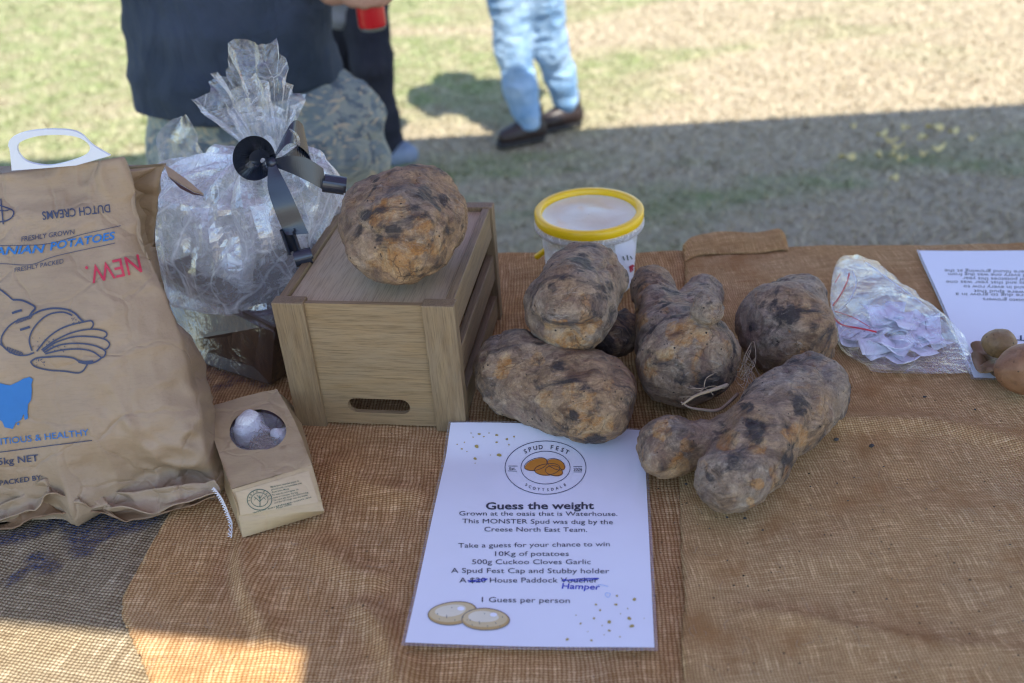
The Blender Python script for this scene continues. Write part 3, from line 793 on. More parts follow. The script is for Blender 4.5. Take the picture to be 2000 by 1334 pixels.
# ================================================================== OBJECTS ON THE TABLE
# ---- wooden crate, upside down
CR0 = P(583, 840); CRY = R(-10.6); CW, CDp, CH = 0.193, 0.252, 0.158
crate = empty('wooden_crate', tuple(CR0 + np.array([0, 0, 0.006])), CRY)
tag(crate, 'small stained wooden crate with slatted sides and an oval hand hole, carrying one giant potato', 'crate')
PW, PD = 0.034, 0.016
for i, (x, y) in enumerate(((0, 0), (CW - PW, 0), (0, CDp - PD), (CW - PW, CDp - PD))):
    bm_ = box('post', (0, 0, 0), (PW, PD, CH), M['wood'], crate, 0.0012); bm_.location = (x, y, 0)
for o in [c for c in crate.children if c.name.startswith('post')]:
    o.data.transform(Matrix.Rotation(-math.pi / 2, 4, 'Y')); o.rotation_euler = (0, math.pi / 2, 0)   # grain runs along the local x
def end_panel(y0, y1):
    x0, x1, z0, z1 = PW * 0.55, CW - PW * 0.55, 0.0035, CH - 0.002
    # plate with a stadium-shaped slot
    cx, cz, rx, rz = CW * 0.50, 0.028, 0.035, 0.0095
    slot = [(cx + rx - rz + rz * math.cos(a), cz + rz * math.sin(a)) for a in np.linspace(-math.pi / 2, math.pi / 2, 9)] + \
           [(cx - rx + rz + rz * math.cos(a), cz + rz * math.sin(a)) for a in np.linspace(math.pi / 2, 3 * math.pi / 2, 9)]
    out = [(x0, z0), (x1, z0), (x1, z1), (x0, z1)]
    rings = out + slot; tri = tessellate_polygon([[Vector((*p, 0)) for p in out], [Vector((*p, 0)) for p in slot]])
    n = len(rings); v = [(p[0], y0, p[1]) for p in rings] + [(p[0], y1, p[1]) for p in rings]
    f = [tuple(t) for t in tri] + [tuple(i + n for i in t[::-1]) for t in tri]
    for off, m in ((0, 4), (4, len(slot))): f += [(off + i, off + (i + 1) % m, n + off + (i + 1) % m, n + off + i) for i in range(m)]
    o = mesh('end_panel', v, f, M['wood_panel'], crate, smooth=False, world=False); fixnormals(o); return o
end_panel(0.0045, 0.0105); end_panel(CDp - 0.0105, CDp - 0.0045)
for sd in (0, 1):
    xa = 0.003 if sd == 0 else CW - 0.012
    for (za, zb) in ((0.006, 0.036), (0.060, 0.094), (0.118, CH - 0.001)):
        o = box('side_slat', (-(CDp - 2 * PD) / 2 - .001, -0.0045, -(zb - za) / 2), ((CDp - 2 * PD) / 2 + .001, 0.0045, (zb - za) / 2), M['wood'], crate, 0.001)
        o.location = (xa + 0.0045, CDp / 2, (za + zb) / 2); o.rotation_euler = (0, 0, math.pi / 2)
o = box('top_board', (-CDp / 2 + .0115, -CW / 2 + .0125, -0.003), (CDp / 2 - .0115, CW / 2 - .0125, 0.003), M['wood_top'], crate, 0.0006)
o.location = (CW / 2, CDp / 2, CH - 0.0085); o.rotation_euler = (0, 0, math.pi / 2)

# ---- giant potatoes
def potato(lobes, label, seed, voxel=0.0027, grey=0.5, raws=(), darks=(), rough=0.0035, k=0.018, chain=True, bumps=()):
    """lobes: lists of (px, py, radius in px, height of the centre); consecutive ones are joined"""
    pr = []
    for ch in lobes:
        B = []
        for (x, y, r, z) in ch:
            c = P(x, y, z); B.append((*c, r / ppm(c)))
        if len(B) == 1: pr.append(B[0])
        for a, b in zip(B, B[1:]): pr.append((*a, *b))
    v, f = sdf_mesh(pr, voxel, k)
    n = vnormals(v, f)
    d = 0.0078 * fbm(v * 15, seed, 2) + rough * fbm(v * 45, seed + 3, 3) + 0.0012 * fbm(v * 140, seed + 7, 3) + .0012 * ridge(v * 70, seed + 8, 2)
    d -= 0.0022 * sstep(0.55, 0.9, ridge(v * np.array([26, 26, 40]), seed + 11, 2))
    # shallow eyes
    r_ = random.Random(seed)
    for _ in range(10):
        c = v[r_.randrange(len(v))]; dd = np.linalg.norm(v - c, axis=1); s_ = r_.uniform(.004, .008)
        d -= 0.0035 * np.exp(-(dd / s_) ** 2) - 0.0012 * np.exp(-((dd - 1.8 * s_) / (s_ * .8)) ** 2)
    for (x, y, dep, w) in bumps:
        dr = ray(x, y); dr = dr / np.linalg.norm(dr); t = (v - CAM) @ dr; dd = np.linalg.norm(v - CAM - t[:, None] * dr, axis=1)
        d += dep * np.exp(-(dd / w) ** 2) * (n @ dr < 0)
    v = v + n * d[:, None]
    zmin = TZ + 0.0135
    low = v[:, 2] < zmin if label.find('crate') < 0 else np.zeros(len(v), bool)
    v[low, 2] = zmin - 0.001 * (zmin - v[low, 2]) / 0.03
    def spots(lst):
        m = np.zeros(len(v))
        for (x, y, w) in lst:
            dr = ray(x, y); dr = dr / np.linalg.norm(dr); t = (v - CAM) @ dr
            p = v - CAM - t[:, None] * dr
            dd = np.linalg.norm(p, axis=1) + w * 1.1 * fbm(v * 42, seed + 31 + int(x) % 7, 5, .7)
            m = np.maximum(m, (1 - sstep(w * 0.6, w * 1.0, dd)) * ((n @ dr) < 0.2))
        return m
    soil = spots([(x, y, w * 1.1 / 1750) for x, y, w in darks])
    raw = spots([(x, y, w * 1.1 / 1750) for x, y, w in raws])
    gy = np.clip(grey + 1.6 * fbm(v * 12, seed + 51, 4), 0, 1)
    o = mesh('giant_potato', v, f, M['potato'], attrs={'soil': soil, 'raw': raw, 'grey': gy})
    tag(o, label, 'potato', 'giant muddy potatoes')
    return o
zt = TZ + CH + 0.006
pc = potato([[(735, 428, 62, .965), (782, 420, 76, .968), (838, 412, 62, .965)], [(745, 462, 70, .964), (800, 462, 74, .966), (850, 440, 52, .962)], [(745, 398, 44, .972), (820, 388, 48, .975)]],
            'round blotchy giant potato sitting on top of the wooden crate', 11, grey=0.5, k=0.03,
            raws=[(740, 420, 22), (775, 405, 24), (812, 520, 12), (830, 440, 22), (800, 490, 30), (760, 500, 30), (850, 480, 20)],
            darks=[(700, 450, 14), (745, 475, 18), (765, 455, 14), (860, 392, 18), (728, 350, 16), (880, 450, 12), (715, 420, 10), (830, 375, 14)])
pA = potato([[(1116, 603, 84, .870), (1146, 552, 76, .858)]],
            'grey giant potato lying on top of the others in front of the yellow bucket', 23, grey=0.95, rough=0.003,
            raws=[(1110, 655, 26), (1075, 650, 20), (1150, 640, 22)], darks=[(1118, 662, 9), (1140, 510, 20), (1190, 560, 14), (1075, 560, 14)], bumps=[(1118, 660, -0.006, .008), (1150, 515, -.004, .012)])
pB = potato([[(1008, 728, 84, .806), (1075, 757, 76, .803), (1152, 788, 80, .805)], [(1100, 720, 62, .80), (1170, 760, 62, .80)]],
            'brown double-lobed giant potato with orange scars against the crate, overlapping the poster', 37, grey=0.2,
            raws=[(990, 705, 16), (980, 730, 12), (1050, 700, 14), (1135, 800, 30), (1185, 760, 16), (1180, 830, 18), (1120, 770, 18), (1150, 845, 20), (1065, 780, 14)],
            darks=[(1090, 720, 20), (1160, 870, 16), (1055, 660, 18), (950, 760, 18), (1180, 862, 10), (1120, 812, 10)])
pC = potato([[(1342, 695, 98, .813), (1330, 668, 80, .815)], [(1270, 566, 44, .812), (1288, 610, 50, .815), (1318, 665, 70, .815)], [(1376, 578, 40, .80), (1350, 625, 50, .81)], [(1381, 600, 29, .880), (1372, 628, 24, .850)]],
            'giant potato with a round body, a long neck, and a small knob on its shoulder', 53, grey=0.7, k=0.009,
            raws=[(1300, 690, 16), (1245, 620, 18), (1370, 650, 14), (1330, 650, 26), (1270, 720, 14)], darks=[(1380, 745, 26), (1395, 760, 18), (1300, 590, 12), (1385, 590, 12), (1330, 740, 16), (1270, 640, 10)])
pD = potato([[(1530, 642, 84, .803), (1560, 598, 62, .80)], [(1570, 660, 60, .80), (1520, 650, 70, .80)]],
            'dark squarish giant potato between the knobbly potato and the clear zip bag', 67, grey=0.65,
            raws=[(1575, 600, 8), (1540, 645, 7)], darks=[(1500, 600, 22), (1540, 620, 22), (1500, 650, 24), (1590, 640, 18), (1550, 690, 20), (1470, 640, 16)])
pE = potato([[(1588, 764, 70, .800), (1530, 808, 78, .803), (1480, 872, 76, .803), (1432, 932, 72, .80)], [(1302, 873, 62, .796)], [(1335, 866, 34, .792), (1400, 868, 48, .796)]],
            'longest giant potato, lying diagonally with a round lobe at its left end', 79, grey=0.75, k=0.014,
            raws=[(1345, 870, 16), (1330, 905, 18), (1480, 945, 10), (1465, 985, 14), (1420, 860, 20), (1560, 850, 24), (1485, 870, 16), (1440, 1005, 8), (1290, 840, 16)],
            darks=[(1322, 858, 26), (1300, 910, 16), (1410, 845, 18), (1480, 840, 18), (1570, 780, 26), (1400, 925, 14), (1540, 900, 12), (1460, 790, 14)],
            bumps=[(1410, 848, -.004, .016)])
pF = potato([[(1200, 655, 46, .800), (1225, 640, 40, .80)]],
            'small blackened potato wedged in the gap behind the grey top potato', 83, grey=0.1, darks=[(1205, 650, 60)])

# dry roots hanging from the knobbly potato
rt_parts = []
def root(px_pts, z, r=0.0005):
    pts = catmull([P(x, y, z + dz) for x, y, dz in px_pts], 6); rr = np.linspace(r, r * .35, len(pts)); rt_parts.append(tube(pts, rr, 5))
root([(1440, 770, .0), (1405, 800, .008), (1370, 800, .012), (1345, 795, .014), (1330, 785, .018)], .80, .0022)
root([(1420, 752, .0), (1390, 762, .012), (1360, 772, .018), (1340, 785, .014), (1332, 790, .01)], .83, .0022)
r_ = random.Random(5)
for i in range(16):
    x, y = 1450 + r_.uniform(-6, 8), 715 + r_.uniform(-22, 28)
    root([(x, y, 0), (x + r_.uniform(5, 18), y + r_.uniform(-30, 12), .01), (x + r_.uniform(0, 26), y + r_.uniform(-20, 26), .015), (x + r_.uniform(-20, 34), y + r_.uniform(-40, 50), .01)], .815, .0005)
for i in range(10):
    a = r_.uniform(0, 6.28); L = r_.uniform(18, 55)
    root([(1375, 758, 0), (1375 + L * .5 * math.cos(a), 758 + L * .4 * math.sin(a), .007), (1375 + L * math.cos(a + .3), 758 + L * .7 * math.sin(a + .3), .004)], .845, .0004)
v, f = join(rt_parts); mesh('rootlet', v, f, M['root'], pC)

# ---- poster
PCN = P(1052, 1048); pyaw = R(-6.9)
pu = np.array([math.cos(pyaw), math.sin(pyaw)]); pv = np.array([-math.sin(pyaw), math.cos(pyaw)])
ctr4 = np.mean([P(886, 831, TZ + .016)[:2], P(1263, 844, TZ + .0128)[:2], P(1275, 1263, TZ + .0128)[:2], P(782, 1255, TZ + .0128)[:2]], axis=0)
def sheet(name, ctr, yaw, w, h, zfn, mat, parent, nx=26, ny=36, zoff=0.0, thick=0.00025):
    u = np.array([math.cos(yaw), math.sin(yaw)]); v_ = np.array([-math.sin(yaw), math.cos(yaw)])
    U, V2 = np.meshgrid(np.linspace(-w / 2, w / 2, nx), np.linspace(-h / 2, h / 2, ny))
    q = np.stack([U.ravel(), V2.ravel()], -1); xy = ctr + q[:, :1] * u + q[:, 1:] * v_
    z = zfn(q[:, 0], q[:, 1]) + zoff
    o = mesh(name, np.c_[xy, z], gridfaces(nx, ny), mat, parent)
    return o
def pz(u, v): return TZ + 0.0128 + 0.012 * sstep(0.09, 0.16, v) * sstep(0.12, -0.10, u) + 0.0012 * np.sin(u * 22 + v * 9) + 0.0010 * np.sin(v * 26 + 1)
poster = empty('printed_poster', (ctr4[0], ctr4[1], TZ + 0.012), 0)
tag(poster, 'white laminated poster headed Guess the weight, lying in front of the crate', 'poster')
sheet('laminate_edge', ctr4, pyaw, .2115, .2985, pz, M['laminate'], poster)
psh = sheet('paper', ctr4, pyaw, .2057, .2925, pz, M['paper'], poster, zoff=0.0004)
PS = Surf(psh)
def ptext(s, x0, x1, y0, y1, h, bold=0.004, mat='ink_dark', name='printed_line', off=0.0004, **k): return text_px(s, (x0, y0), (x1, y1), h, PS, M[mat], poster, bold, name=name, off=off, **k)
ptext('Guess the weight', 949, 1160, 995, 994, 13.5, 0.022)
for s, x0, x1, y0, y1, h in (
        ('Grown at the oasis that is Waterhouse.', 897, 1206, 1007, 1008, 8.6), ('This MONSTER Spud was dug by the', 903, 1197, 1022, 1024, 8.8),
        ('Creese North East Team.', 946, 1147, 1038, 1039, 8.8), ('Take a guess for your chance to win', 895, 1191, 1070, 1067, 9), ('10Kg of potatoes', 967, 1111, 1086, 1086, 9.2),
        ('500g Cuckoo Cloves Garlic', 922, 1154, 1102, 1102, 9.4), ('A Spud Fest Cap and Stubby holder', 881, 1190, 1119, 1120, 9.6), ('A $20 House Paddock Voucher', 897, 1168, 1138, 1138, 9.8),
        ('1 Guess per person', 941, 1113, 1176, 1178, 10)):
    ptext(s, x0, x1, y0, y1, h, 0.0)
ptext('Hamper', 1097, 1172, 1150, 1152, 11, 0.010, 'ink_pen', 'handwriting', shear=0.1)
strokes_px('handwriting', [([(913, 1134), (935, 1136), (952, 1131), (936, 1132), (915, 1137)], 1.6)], PS, M['ink_pen'], poster, 0.0005)
strokes_px('handwriting', [([(1097, 1135), (1130, 1131), (1170, 1130), (1130, 1135), (1100, 1132)], 1.6)], PS, M['ink_pen'], poster, 0.0005)
strokes_px('pen_mark', [([(1165, 1146), (1172, 1142), (1188, 1146)], 1.3), ([(1184, 1158), (1192, 1160), (1188, 1167), (1182, 1162), (1184, 1158)], 1.3)], PS, M['ink_paleblue'], poster, 0.0005)
# emblem: two rings, curved words, three potatoes
LX, LY, LRX, LRY = 1065.5, 913.5, 79, 52
strokes_px('emblem_ring', [dict(pts=ell(LX, LY, LRX, LRY, 40), w=1.3, closed=True, n=3), dict(pts=ell(LX, LY, 48, 32, 36), w=1.2, closed=True, n=3),
           ([(993, 910.5), (1011, 910.5)], 1.0), ([(992, 920), (1010, 920.5)], 1.0), ([(1120, 911.5), (1137, 911.5)], 1.0), ([(1120, 922), (1137, 922)], 1.0)], PS, M['ink_navy'], poster, 0.0004)
def arc_text(s, a0, a1, rx, ry, h, wd, flip=False):
    parts = []
    ch = [c for c in s]
    for i, c in enumerate(ch):
        if c == ' ': continue
        a = math.radians(a0 + (a1 - a0) * i / (len(ch) - 1))
        x, y = LX + rx * math.cos(a), LY - ry * math.sin(a)
        t = np.array([-rx * math.sin(a), -ry * math.cos(a)]); t = t / np.linalg.norm(t) * (-1 if not flip else 1)
        u = np.array([t[1], -t[0]])
        v, f = text_shape(c, 0.016); x0, x1 = v[:, 0].min(), v[:, 0].max()
        p = np.array([x, y]) + ((v[:, :1] - (x0 + x1) / 2) * t * wd + v[:, 1:2] / .7 * h * u)
        parts.append((p, f))
    v, f = join(parts); return flat2mesh('emblem_text', v, f, PS, M['ink_dark'], poster, 0.0004)
arc_text('SPUD FEST', 129, 48, 60, 36.5, 8.0, 12)
arc_text('SCOTTSDALE', 231, 309, 62, 46, 5.2, 7.5, True)
ptext('Est.', 995, 1007, 918, 918, 5.5, 0.01); ptext('2026', 1120, 1137, 919.5, 919.5, 5.5, 0.01)
for i, (cx, cy, rx, ry, a) in enumerate(((1048, 908, 24, 11, -.3), (1087, 908, 18, 10, .35), (1083, 921, 17, 9.5, .1), (1070, 918, 24, 11.5, -.12))):
    poly_px('emblem_potato', ell(cx, cy, rx, ry, 24, a, .04, i), PS, M['ink_orange'], poster, 0.0004 + i * 0.00004)
    strokes_px('emblem_potato', [dict(pts=ell(cx - 1, cy - 1, rx, ry, 20, a, .04, i), w=1.0, closed=True, n=2)], PS, M['ink_dark'], poster, 0.0006)
# gold dots and two cream potatoes
r_ = random.Random(2)
dots = [(931, 872, 4.4), (975, 889, 4.6), (928, 896, 3.4), (936, 848, 3), (970, 850, 3), (990, 858, 2.8), (1004, 853, 2.2), (970, 864, 2.4), (902, 877, 2.2), (893, 868, 1.6), (907, 864, 1.6), (912, 882, 1.4), (945, 853, 1.8),
        (955, 846, 1.6), (994, 869, 1.8), (924, 854, 1.5), (958, 889, 1.2), (928, 905, 1.2), (920, 846, 1.4), (1239, 1171, 4), (1205, 1164, 2.6), (1203, 1181, 3.2), (1164, 1181, 2.6), (1229, 1208, 4.2), (1190, 1215, 4.2), (1234, 1223, 4.6),
        (1172, 1192, 2.4), (1160, 1208, 2.6), (1190, 1232, 2.8), (1134, 1218, 2.4), (1108, 1249, 3.4), (1155, 1251, 2.6), (1226, 1189, 1.6), (1211, 1244, 1.8), (1125, 1202, 1.4), (1148, 1234, 1.3), (1176, 1222, 1.4), (1212, 1199, 1.3), (1180, 1240, 1.3), (1258, 1208, 1.2)]
v, f = join([(ell(x, y, s, s * .72, 9, 0, .15, i), [tuple(range(9))]) for i, (x, y, s) in enumerate(dots)])
tag(flat2mesh('gold_dots', v, f, PS, M['ink_gold'], poster, 0.0004, 30), kind='stuff')
for i, (cx, cy, rx, ry, a) in enumerate(((884, 1198, 47, 24, -.12), (948, 1210, 46, 23, .02))):
    z = 0.0004 + i * .00012
    poly_px('printed_potato', ell(cx, cy, rx, ry, 32, a, .035, i + 3), PS, M['ink_grey'], poster, z)
    poly_px('printed_potato', ell(cx, cy, rx - 1.6, ry - 1.5, 32, a, .035, i + 3), PS, M['ink_tan'], poster, z + .00005)
    poly_px('printed_potato', ell(cx - 1, cy - 2, rx - 4, ry - 4.5, 32, a, .035, i + 3), PS, M['ink_cream'], poster, z + .0001)
    poly_px('printed_potato', ell(cx - 4, cy - 5, rx * .62, ry * .5, 28, a, .05, i + 3), PS, M['ink_cream_lt'], poster, z + .00015)
    poly_px('printed_potato', ell(cx + 16, cy - 9, 7, 4, 16), PS, M['ink_white'], poster, z + .0002)
    sp = [([(cx + dx, cy + dy), (cx + dx + .8, cy + dy + h_)], 1.5) for dx, dy, h_ in ((-30, 0, 3), (-12, 4, 6), (4, 12, 3), (20, 6, 3), (33, -6, 3), (-26, 10, 2), (-2, -12, 2), (28, 12, 2))]
    strokes_px('printed_potato', sp, PS, M['ink_grey'], poster, z + .00025)

# ---- big kraft bag of potatoes
bag = empty('potato_bag', tuple(P(200, 990)[:2]) + (TZ + 0.006,), 0)
tag(bag, 'big brown paper potato sack with blue and red printing at the left edge', 'bag')
rows = [  # t, front right px, front y, left py, back-right px, back y
    (0.00, (418, 962), .796, 1075, (405, 930), .905), (0.04, (420, 945), .792, 1050, (405, 915), .915), (.10, (412, 905), .797, 1000, (400, 880), .93), (.2, (392, 835), .810, 930, (385, 810), .95),
    (.33, (379, 755), .824, 845, (372, 730), .965), (.47, (354, 655), .842, 745, (348, 640), .97), (.60, (322, 570), .858, 655, (322, 560), .97),
    (.72, (296, 500), .874, 575, (306, 492), .968), (.82, (282, 440), .886, 500, (318, 425), .962), (.92, (266, 370), .897, 420, (325, 360), .955), (1.0, (240, 306), .906, 352, (328, 322), .95)]
NF, NG, NB = 150, 14, 40
rowpts = []
tt = np.linspace(0, 1, 140)
R_ = np.array([[r[0], r[1][0], r[1][1], r[2], r[3], r[4][0], r[4][1], r[5]] for r in rows])
def ip(col, t): return np.interp(t, R_[:, 0], R_[:, col])
def smooth_ip(col):
    y = ip(col, tt); k = np.ones(5) / 5; yp = np.pad(y, 2, mode='edge'); yp[:2] = 2 * y[0] - y[[2, 1]]; yp[-2:] = 2 * y[-1] - y[[-2, -3]]; return np.convolve(yp, k, 'valid')
cols = {c: smooth_ip(c) for c in range(1, 8)}
for j, t in enumerate(tt):
    A = V(-190, cols[4][j] + 12, cols[3][j]); B = V(cols[1][j], cols[2][j], cols[3][j]); Cb = V(cols[5][j], cols[6][j], cols[7][j])
    Ab = A + (Cb - B) * np.array([0, 1, 0])
    row = []
    for i in range(NF):
        s_ = i / (NF - 1); p = A + (B - A) * s_
        prof = (1 - abs(2 * s_ - 1) ** 3.2) ** 0.8
        vert = (math.sin(math.pi * min(1, (t * .96 + .06)) ** 0.75)) ** 0.8 if t < 1 else 0
        b_ = prof * (0.040 * vert + 0.004)
        row.append(p + np.array([0, -b_, b_ * .15]))
    for i in range(1, NG):
        s_ = i / NG; p = B + (Cb - B) * s_; ple = math.sin(math.pi * s_) ** 0.7 * (0.030 if t > .6 else 0.004 + 0.026 * sstep(.45, .6, t))
        bul = 0.022 * math.sin(math.pi * s_) * (1 - sstep(.4, .6, t))
        row.append(p + np.array([-ple * 0.9 + bul, 0, -ple * .25]))
    for i in range(NB):
        s_ = i / (NB - 1); row.append(Cb + (Ab - Cb) * s_ + np.array([0, .02 * math.sin(math.pi * s_) * (1 - t), 0]))
    rowpts.append(row)
bv = np.array(rowpts); nc = bv.shape[1]; bvf = bv.reshape(-1, 3)
bf = gridfaces(nc, len(tt), True)
nrm = vnormals(bvf, np.array(bf))
T_ = np.repeat(tt, nc)
amp = 0.0042 + 0.010 * sstep(0.40, 0.05, T_) + 0.003 * sstep(.82, 1, T_)
Sx = np.tile(np.arange(nc) / (NF - 1), len(tt))
amp = amp * np.where(Sx < 1, 0.75 + 0.9 * sstep(0.55, 1.0, Sx), 1.0)
w_ = bvf + 0.03 * np.stack([fbm(bvf * 9, 61, 2), fbm(bvf * 9, 62, 2), fbm(bvf * 9, 63, 2)], -1)
dsp = amp * (.9 - np.abs(vnoise(w_ * np.array([12, 12, 9]), 71)) * 2.0 + -np.abs(vnoise(w_ * np.array([23, 23, 30]), 75)) * 1.0 - np.abs(vnoise(w_ * 52, 77)) * .4 + .2) + 0.006 * fbm(bvf * 9, 9, 2)
bvf = bvf + nrm * (dsp - 0.003)[:, None]
bvf[:, 2] = np.maximum(bvf[:, 2], TZ + 0.0075)
bf2 = bf + [tuple(range((len(tt) - 1) * nc, len(tt) * nc))]
bagm = mesh('bag_body', bvf, bf2, M['kraft'], bag); fixnormals(bagm)
BS = Surf(bagm)
# ruffled, folded-over bottom
def ruffle(top, bot, y_top, y_bot, mat, name, seed, amp=0.008, n=150, m=12, zadd=0.0):
    tp = catmull([(x, y, 0) for x, y in top], 12)[:, :2]; bt = catmull([(x, y, 0) for x, y in bot], 12)[:, :2]
    def rs(a): 
        s = np.linspace(0, len(a) - 1, n); i = np.minimum(s.astype(int), len(a) - 2); fr = (s - i)[:, None]; return a[i] * (1 - fr) + a[i + 1] * fr
    tp, bt = rs(tp), rs(bt); pts = []
    for k in range(m):
        s_ = k / (m - 1)
        for i in range(n):
            q = tp[i] * (1 - s_) + bt[i] * s_; ya = y_top + (y_bot - y_top) * s_
            pts.append(V(q[0], q[1], ya + 0.002 * math.sin(i * .31 + seed)))
    v = np.array(pts); f = gridfaces(n, m); nn_ = vnormals(v, np.array(f)); s_ = np.repeat(np.linspace(0, 1, m), n)
    v = v + nn_ * (amp * np.sin(s_ * math.pi) * (0.6 + fbm(v * np.array([22, 22, 40]), seed, 3)) + amp * .5 * ridge(v * 26, seed + 4, 2))[:, None]
    v[:, 2] = np.maximum(v[:, 2] + zadd, TZ + 0.0065)
    o = mesh(name, v, f, mat, bag); fixnormals(o); md = o.modifiers.new('thickness', 'SOLIDIFY'); md.thickness = 0.0012; return o
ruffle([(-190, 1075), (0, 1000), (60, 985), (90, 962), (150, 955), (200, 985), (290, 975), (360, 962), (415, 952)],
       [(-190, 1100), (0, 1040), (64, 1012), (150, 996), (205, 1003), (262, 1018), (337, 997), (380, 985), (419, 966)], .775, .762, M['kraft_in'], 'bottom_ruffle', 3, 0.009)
ruffle([(-190, 1050), (0, 985), (80, 940), (130, 938), (200, 962), (300, 955), (415, 935)],
       [(-190, 1085), (0, 1010), (70, 990), (95, 962), (150, 972), (190, 992), (240, 985), (300, 1003), (340, 985), (418, 958)], .772, .757, M['kraft'], 'bottom_fold', 8, 0.011)
# torn stitching thread
th = catmull([P(x, y, z) for x, y, z in ((417, 955, .79), (428, 970, .785), (436, 985, .778), (444, 1005, .768), (450, 1022, .763), (449, 1048, .762))], 14)
tp_ = []
for ph in (0, 2.1, 4.2):
    w2_ = th + np.stack([0.0017 * np.sin(np.arange(len(th)) * .55 + ph), 0 * th[:, 0], 0.0017 * np.cos(np.arange(len(th)) * .55 + ph)], -1); tp_.append(tube(w2_, 0.0005, 6))
v, f = join(tp_); mesh('stitching_thread', v, f, M['thread'], bag)
# white carrying handle
ho = catmull([(24, 332), (20, 292), (17, 282), (24, 268), (50, 257), (90, 252), (135, 253), (160, 262), (182, 283), (216, 303)], 5)
hi_ = catmull([(35, 286), (40, 302), (58, 316), (100, 322), (150, 310), (172, 298), (176, 284), (160, 270), (130, 263), (80, 264), (45, 274)], 5, True)
outer = [tuple(p) for p in ho] + [(150, 322), (80, 328)]
tri = tessellate_polygon([[Vector((*p, 0)) for p in outer], [Vector((*p, 0)) for p in hi_]])
hv = [V(x, y, .897) for x, y in outer + [tuple(p) for p in hi_]]
o = mesh('carry_handle', hv, tri, M['white_plastic'], bag, smooth=False); fixnormals(o)
md = o.modifiers.new('thickness', 'SOLIDIFY'); md.thickness = 0.003; md.offset = 0
# stiff top seam flap reaching right
fp = [V(*q) for q in ((322, 322, .945), (340, 334, .935), (366, 354, .928), (397, 381, .92), (378, 375, .918), (354, 361, .92), (330, 346, .93))]
o = mesh('seam_flap', fp, [(0, 1, 6), (1, 5, 6), (1, 2, 5), (2, 4, 5), (2, 3, 4)], M['kraft'], bag, smooth=False); md = o.modifiers.new('thickness', 'SOLIDIFY'); md.thickness = 0.0015
fp = [V(*q) for q in ((330, 347, .928), (354, 363, .918), (378, 377, .916), (398, 383, .918), (376, 380, .914), (352, 368, .915))]
o = mesh('seam_flap', fp, [(0, 1, 5), (1, 2, 4, 5), (2, 3, 4)], M['brown_box'], bag, smooth=False); md = o.modifiers.new('thickness', 'SOLIDIFY'); md.thickness = 0.001
# printing on the bag
def bt(s, A, B, h, mat, bold=0.004, **k): return text_px(s, A, B, h, BS, M[mat], bag, bold, off=0.0009, **k)
bt('DUTCH CREAMS', (214, 399), (82, 414), 16, 'ink_navy', 0.012)
bt('FRESHLY GROWN', (42, 472), (147, 457), 9.5, 'ink_navy', 0.002, shear=0.2)
bt('TASMANIAN', (-84, 502), (89, 493), 15, 'ink_blue', 0.022, shear=0.25); bt('POTATOES', (98, 489), (227, 467), 15, 'ink_blue', 0.022, shear=0.25)
bt('FRESHLY PACKED', (29, 532), (125, 514), 8.5, 'ink_navy', 0.002, shear=0.2)
bt('NEW.', (270, 497), (166, 521), 36, 'ink_red', 0.004)
bt('NUTRITIOUS & HEALTHY', (-52, 874), (174, 850), 12.5, 'ink_blue', 0.002)
bt('5kg NET', (-3, 908), (76, 900), 13, 'ink_navy', 0.010)
bt('PACKED BY:', (0, 948), (84, 936), 9.5, 'ink_navy', 0.008)
for a in (([(-60, 480), (0, 480), (90, 477), (160, 458), (236, 441)], 1.2), ([(-60, 518), (0, 515), (60, 517), (110, 500), (225, 475)], 1.2), ([(-60, 890), (0, 883), (100, 870), (180, 860)], 1.6)): strokes_px('printed_rule', [a], BS, M['ink_navy'], bag, 0.0009)
N_ = 3.0
def dl(a): return [(x / 4.169, 540 + y / 4.169) for x, y in a]
draw = [(dl([(-60, 70), (0, 105), (60, 150), (105, 190)]), N_), (dl([(105, 190), (180, 195), (250, 225), (288, 255), (262, 290), (240, 325)]), 3.6),
        (dl([(240, 325), (160, 350), (80, 400), (20, 480), (15, 545), (60, 600), (130, 635), (210, 642), (280, 620)]), N_), (dl([(-60, 520), (0, 548), (40, 580), (90, 625)]), N_),
        (dl([(240, 325), (330, 280), (430, 260), (540, 268), (610, 300), (660, 350), (690, 372)]), 3.6), (dl([(262, 605), (240, 520), (270, 430), (350, 340), (430, 300), (520, 292), (590, 318)]), N_),
        (dl([(300, 610), (380, 510), (470, 440), (560, 400), (680, 370), (745, 362), (760, 395), (735, 430)]), N_), (dl([(340, 600), (450, 520), (580, 460), (700, 432), (790, 430), (860, 450), (870, 480), (845, 500)]), N_),
        (dl([(350, 610), (450, 540), (600, 492), (750, 490), (850, 510), (892, 545), (880, 580), (850, 600)]), N_), (dl([(360, 620), (480, 560), (620, 545), (760, 560), (855, 605), (850, 650), (820, 665)]), N_),
        (dl([(370, 630), (500, 600), (640, 590), (750, 610), (825, 660)]), N_), (dl([(825, 665), (780, 695), (720, 710), (660, 700), (600, 665), (510, 652), (400, 655), (300, 665), (250, 695)]), 3.2),
        (dl([(250, 695), (290, 735), (400, 762), (520, 770), (630, 785), (680, 765), (712, 715)]), N_), (dl([(100, 300), (140, 285), (180, 275)]), 4.5), (dl([(165, 435), (200, 425), (245, 410)]), 4.5),
        (dl([(640, 690), (690, 700), (760, 695)]), 6)]
r_ = random.Random(8)
for i in range(10): x = 60 + i * 13; draw.append((dl([(x, 570 + i * 5), (x + 12, 612 + i * 3)]), 1.6))
for i in range(12): x = 130 + i * 11; draw.append((dl([(x, 388 - i * 4), (x + 16, 345 - i * 3)]), 1.4))
